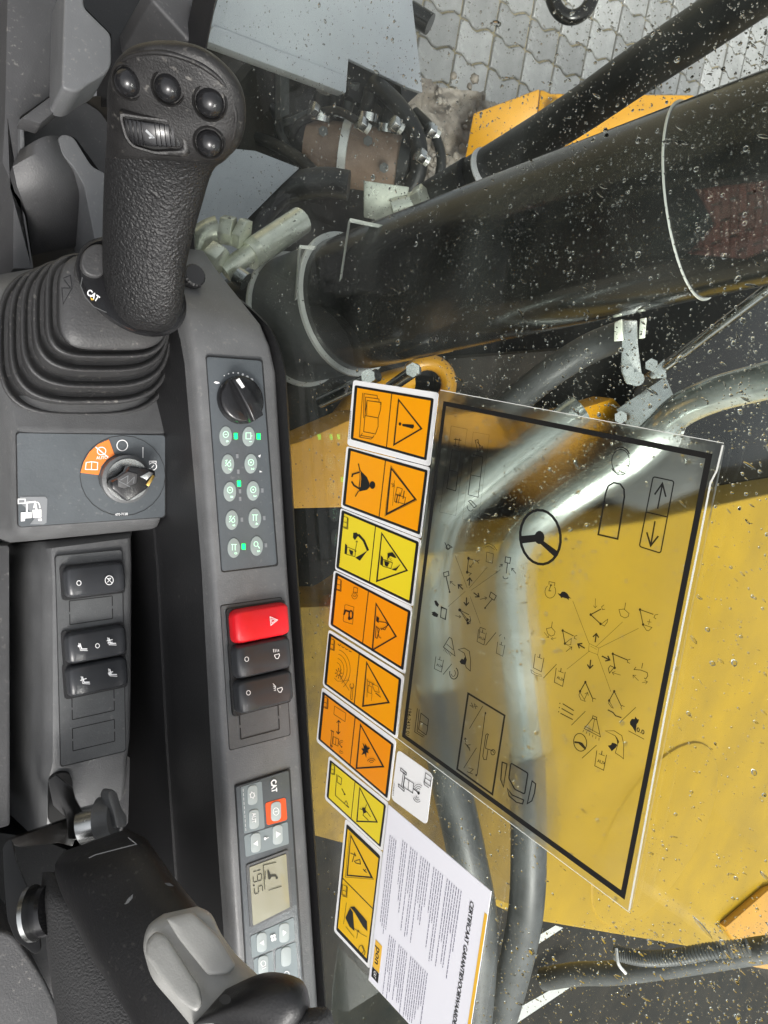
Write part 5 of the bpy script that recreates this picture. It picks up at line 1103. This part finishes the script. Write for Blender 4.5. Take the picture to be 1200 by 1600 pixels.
exc([(936, 346), (914, 240), (1010, 274)], 6); i.line([(1044, 274), (1022, 278), (1014, 296), (1030, 308)], 4); i.line([(934, 346), (1000, 368), (976, 392), (960, 388), (936, 350)], 4); i.line([(966, 325), (996, 330)], 3.5); i.line([(984, 308), (976, 348)], 3.5)
i.line([(246, 376), (282, 368), (308, 398), (300, 422), (278, 430), (254, 410)], 4, True); i.line([(282, 370), (288, 326)], 4); i.arrow((230, 402), (262, 440), 3, 14); i.arrow((316, 442), (280, 450), 3, 14)
exc([(378, 482), (362, 390), (440, 428)], 6); i.line([(466, 424), (448, 430), (446, 446), (462, 452)], 4); i.line([(378, 482), (424, 446), (420, 490), (400, 494), (380, 484)], 4); i.arrow((386, 540), (428, 506), 4, 18)
def bottle(x, y, s=1., aux=True):
    i.line([(x, y), (x - 14 * s, y + 105 * s), (x + 46 * s, y + 135 * s), (x + 66 * s, y + 30 * s)], 5 * s); i.line([(x + 36 * s, y + 2 * s), (x + 32 * s, y + 28 * s)], 6 * s); i.line([(x + 14 * s, y + 22 * s), (x + 54 * s, y + 38 * s)], 4 * s)
    if aux: i.text('AUX', (x + 3 * s, y + 78 * s), (26 * s, 11 * s), (4 * s, -30 * s), .02)
bottle(166, 556, .95, False); i.line([(134, 668), (140, 692), (176, 712), (214, 716)], 3.5); i.line([(134, 668), (165, 692), (212, 708)], 3); i.line([(318, 630), (224, 730)], 4.5); bottle(316, 656, .98)
exc([(734, 656), (720, 556), (824, 600)], 7); i.line([(846, 594), (826, 600), (824, 616), (842, 624)], 4.5); i.line([(734, 656), (702, 640), (688, 660), (696, 694), (728, 656)], 5); i.arrow((776, 708), (716, 690), 3.5, 18)
i.line([(886, 650), (872, 668), (920, 672), (966, 690), (970, 712), (956, 736), (944, 728)], 5); i.line([(934, 622), (926, 660)], 5); i.arrow((904, 748), (864, 708), 3.5, 18); i.arrow((930, 762), (968, 756), 3.5, 18)
exc([(486, 824), (524, 758), (576, 876)], 7); i.line([(600, 880), (584, 872), (574, 884), (578, 900)], 4.5); i.line([(486, 824), (478, 850), (492, 884), (524, 896), (486, 830)], 4); i.arrow((516, 884), (540, 832), 4, 18)
exc([(694, 890), (730, 824), (780, 928)], 6); i.line([(804, 934), (786, 924), (778, 938), (784, 954)], 4); i.line([(694, 890), (690, 910), (712, 940), (724, 944), (696, 896)], 4); i.line([(684, 956), (720, 974), (740, 998), (782, 1012)], 8); i.line([(884, 938), (770, 1046)], 4.5)
i.fill([(842, 1042), (856, 1020), (876, 1022), (880, 1004), (896, 1024), (908, 1024), (902, 1044), (890, 1060), (884, 1122), (862, 1082), (844, 1062)]); i.text('0.0', (888, 1108), (46, 22), (6, -44), .025); i.line([(832, 1106), (944, 1166)], 4.5)
for k in range(3): i.line([(362 + k * 2 - 10 * k, 912 + k * 34), (442 - 4 * k, 962 + k * 32)], 7); i.dot(342 - k * 4, 910 + k * 30, 4, 5)
i.line([(524, 966), (424, 1066)], 4.5); i.line([(578, 998), (606, 1010), (604, 1026), (574, 1014)], 5, True); i.line([(576, 1016), (516, 1090), (632, 1150), (606, 1028)], 5, True); i.line([(518, 1072), (630, 1132)], 4); i.line([(590, 1020), (574, 1110)], 4)
for k in range(6): i.line([(512 + 22 * k, 1100 + 11 * k), (506 + 23 * k, 1116 + 12 * k)], 4)
i.ring(487, 1188, 46, 64, 6, rot=-10); i.fill([(446, 1180), (482, 1184), (502, 1192), (530, 1230), (524, 1244), (494, 1214), (474, 1196), (446, 1194)]); i.line([(604, 1208), (500, 1302)], 5); bottle(606, 1246, 1.05)
i.line([(666, 1106), (738, 1142), (762, 1180), (752, 1216), (738, 1264), (776, 1288), (796, 1306), (798, 1200), (784, 1140), (730, 1106)], 4.5, True); i.fill([(684, 1212), (708, 1206), (714, 1190), (738, 1196), (752, 1206), (742, 1226), (726, 1240), (712, 1252), (702, 1236)]); i.fill([(736, 1144), (752, 1156), (764, 1190), (752, 1200), (748, 1170)])
i.build('right_pattern_print', M['ink'], sh)
# seat and inset box
i.z = zB
i.line([(478, 572), (722, 720), (640, 1248), (404, 1078)], 12, True); i.line([(592, 706), (538, 1116)], 5); i.dot(594, 704, 5, 8); i.dot(532, 1120, 6, 8); i.line([(576, 656), (486, 808)], 4); i.line([(534, 936), (448, 1072)], 4)
i.line([(500, 634), (512, 668), (490, 652), (540, 662), (518, 640), (530, 676)], 4.5); i.line([(612, 846), (602, 888), (594, 940), (642, 956), (650, 970)], 5); i.line([(616, 850), (606, 842), (596, 850), (576, 992), (582, 1014), (600, 1016), (610, 950)], 5); i.ring(644, 966, 14, 18, 5); i.line([(456, 906), (486, 936), (490, 956), (468, 918), (494, 916)], 5); i.arrow((462, 900), (458, 870), 4, 12); i.line([(470, 1096), (508, 1112)], 4.5); i.line([(480, 1070), (512, 1080), (490, 1102)], 4)
i.line([(706, 1032), (738, 1044), (714, 1198), (696, 1150)], 8, True); i.line(rnd([(764, 1038), (878, 1106), (856, 1246), (790, 1214), (750, 1140)], 12), 9, True); i.line([(906, 1158), (930, 1178), (922, 1240), (904, 1292), (874, 1310)], 8, True); i.line([(740, 1208), (772, 1252), (850, 1286), (842, 1312), (800, 1300), (752, 1258)], 8, True)
i.build('seat_and_box_print', M['ink'], sh)
i.line([(138, 672), (120, 830), (178, 866)], 4.5); i.line([(150, 680), (136, 826), (186, 858)], 4.5); i.line([(162, 704), (212, 744), (204, 820), (196, 850), (146, 812)], 5, True); i.line([(154, 756), (206, 790)], 4)
i.text('194-2433 01', (76, 664), (-3.4, 38), (34, 8), .008)
bottle(262, 324, .78, True); i.line([(368, 374), (310, 446)], 4.5); i.ring(382, 436, 28, 40, 6, -60, 200); i.ring(378, 436, 14, 22, 4, -60, 170)
i.build('tool_print', M['ink'], sh); i.line([(352, 196), (312, 262), (390, 322), (368, 206)], 5, True); i.line([(332, 240), (378, 280)], 4)
for k in range(6): i.line([(320 + 9 * k, 270 + 7 * k), (314 + 9 * k, 288 + 7 * k)], 3)
i.line([(412, 278), (452, 302), (466, 346), (458, 380), (466, 400), (492, 422), (494, 350), (486, 290), (452, 268)], 4.5, True); i.fill([(420, 358), (436, 338), (446, 346), (460, 320), (466, 350), (456, 380), (430, 374)])
bottle(548, 142, .78, True); i.line([(664, 164), (594, 250)], 4.5); bottle(676, 226, .72, False); i.line([(684, 190), (700, 176)], 4); i.line([(720, 194), (724, 210)], 4)
i.build('tool_print', M['ink'], sh); i.line([(300, -2), (334, 10), (326, 78), (292, 62)], 5, True); i.fill([(232, 28), (252, 24), (272, 40), (276, 58), (250, 52)])
exc([(474, 78), (424, 14), (484, 46)], 5); i.line([(474, 78), (494, 80), (490, 104), (468, 100)], 4)
i.build('attachment_print', M['ink'], sh)
i.z = zA
i.line([(346, 410), (400, 424), (368, 668), (312, 652)], 4.5, True); i.line([(328, 538), (384, 552)], 4); i.line([(478, 442), (538, 456), (508, 708), (446, 692)], 4.5, True); i.line([(460, 568), (522, 580)], 4); i.line([(340, 262), (440, 282), (368, 822), (268, 800)], 1.5, True); i.line([(478, 300), (578, 318), (508, 868), (410, 846)], 1.2, True)
i.line([(356, 345), (404, 352)], 5); i.line([(352, 382), (400, 394)], 5); i.line([(370, 336), (362, 396)], 4); i.line([(392, 340), (384, 398)], 4); i.line([(490, 352), (508, 348), (522, 416), (506, 422)], 4, True); i.arrow((500, 360), (536, 402), 4, 12)
i.line([(448, 732), (462, 726), (498, 762), (484, 774)], 5, True); i.ring(462, 764, 22, 30, 4, 40, 190)
i.build('travel_print', M['ink'], sh)
i.line([(364, 1070), (440, 1274)], 2); i.line([(566, 1144), (452, 1276)], 2); i.line([(648, 1160), (464, 1290)], 2); i.line([(320, 1392), (428, 1296)], 2); i.line([(456, 1322), (522, 1500)], 2)
def arr2(a, b): i.arrow(a, b, 7, 20)
arr2((452, 1260), (456, 1212)); arr2((414, 1284), (384, 1254)); arr2((436, 1334), (434, 1384)); arr2((480, 1304), (514, 1330))
i.line([(300, 990), (318, 1030), (346, 1020), (318, 1000)], 5); i.ring(320, 1020, 12, 14, 5)
i.line([(292, 1180), (322, 1170), (326, 1196), (296, 1206)], 5, True); i.line([(308, 1204), (330, 1300)], 6); i.dot(330, 1300, 6); i.arrow((366, 1262), (334, 1234), 3.5, 12)
exc([(440, 1176), (448, 1090), (504, 1108)], 5); i.line([(518, 1100), (504, 1106), (510, 1122)], 4); i.line([(440, 1176), (466, 1184), (450, 1198)], 4); i.arrow((480, 1116), (456, 1146), 3.5, 12)
i.line([(562, 1050), (604, 1062), (598, 1120), (558, 1110)], 3, True); i.line([(550, 1004), (574, 996), (606, 1012), (626, 1040)], 3); i.line([(550, 1020), (578, 1012), (612, 1036)], 3)
i.line([(680, 1080), (712, 1086), (706, 1122), (676, 1114)], 5, True); i.line([(692, 1118), (684, 1184)], 5); i.ring(680, 1204, 16, 14, 4, 20, 200); i.arrow((744, 1184), (718, 1152), 4, 13); i.arrow((640, 1144), (660, 1128), 3.5, 12)
i.line([(588, 1300), (622, 1324), (608, 1352), (578, 1330)], 5, True); i.line([(598, 1342), (550, 1400)], 5); i.dot(552, 1400, 6); i.arrow((520, 1346), (562, 1336), 3.5, 12)
i.line([(278, 1392), (312, 1408), (302, 1470), (274, 1458)], 5, True); i.fill([(218, 1440), (236, 1422), (260, 1440), (252, 1458), (232, 1452)]); i.fill([(234, 1356), (246, 1352), (264, 1378), (256, 1394), (242, 1382)])
exc([(444, 1494), (392, 1412), (446, 1440)], 5); i.line([(444, 1494), (462, 1476), (456, 1450)], 4); i.arrow((366, 1448), (400, 1456), 3.5, 12)
i.line([(520, 1520), (512, 1590)], 4); i.line([(520, 1520), (556, 1534)], 4)
i.build('left_pattern_print', M['ink'], sh)
# ------------------------------------------------------------------ raindrops on the outer face
def glass_region(px, py):
    if px < 300: return False
    for k in range(len(sp) - 1):
        if sp[k][1] <= py <= sp[k + 1][1]:
            f = (py - sp[k][1]) / max(1, sp[k + 1][1] - sp[k][1]); return px > sp[k][0] + (sp[k + 1][0] - sp[k][0]) * f + 6
    return px > 500
GO = Plane((XG + .0062, 0, CZ), (-1, 0, 0)); rd = MB(); rg3 = random.Random(11); nd = 0
on = Vector((1, 0, 0))
from mathutils import noise as mn
while nd < 25000:
    px, py = rg3.uniform(300, 1205), rg3.uniform(-5, 1605)
    if not glass_region(px, py): continue
    dens = 1.0
    if px > 640 and py > 700 and px + py * .25 > 1150: dens = .30          # drier upper part of the window
    if 450 < px < 560 and py > 600: dens = .8
    if 700 < px and py > 1440: dens = 1.6
    if 780 < px < 1100 and 540 < py < 730: dens = 1.5
    dens *= .35 + .9 * max(0, min(1, .5 + 1.3 * mn.noise(Vector((px / 70, py / 70, 0)))))
    if rg3.random() > dens: continue
    c = GO.hit((px, py)); r_ = .00021 * math.exp(rg3.gauss(0, .66)); st = 1.0
    ang = R(rg3.gauss(35, 18))
    if rg3.random() < .22: st = rg3.uniform(1.6, 4.5); r_ *= .7
    dpx = Vector((math.cos(ang), math.sin(ang))); ex = GO.hit((px + dpx.x * 2, py + dpx.y * 2)) - c; ex.x = 0; ex.normalize(); ey = on.cross(ex)
    n = 5 if r_ < .0003 else 8; rings = []
    for s, z in ((1, 0), (.85, .38), (.45, .62)):
        rings.append([c + (ex * math.cos(2 * math.pi * k / n) * st * (1 + .25 * math.sin(k * 1.7 + nd)) + ey * math.sin(2 * math.pi * k / n)) * r_ * s + on * z * r_ for k in range(n)])
    rd.grid(rings); nd += 1
rdo = rd.build('raindrops', M['water'], ang=80); rdo['kind'] = 'stuff'; rdo['label'] = 'scattered raindrops and short streaks on the outside of the window'; rdo['category'] = 'raindrops'
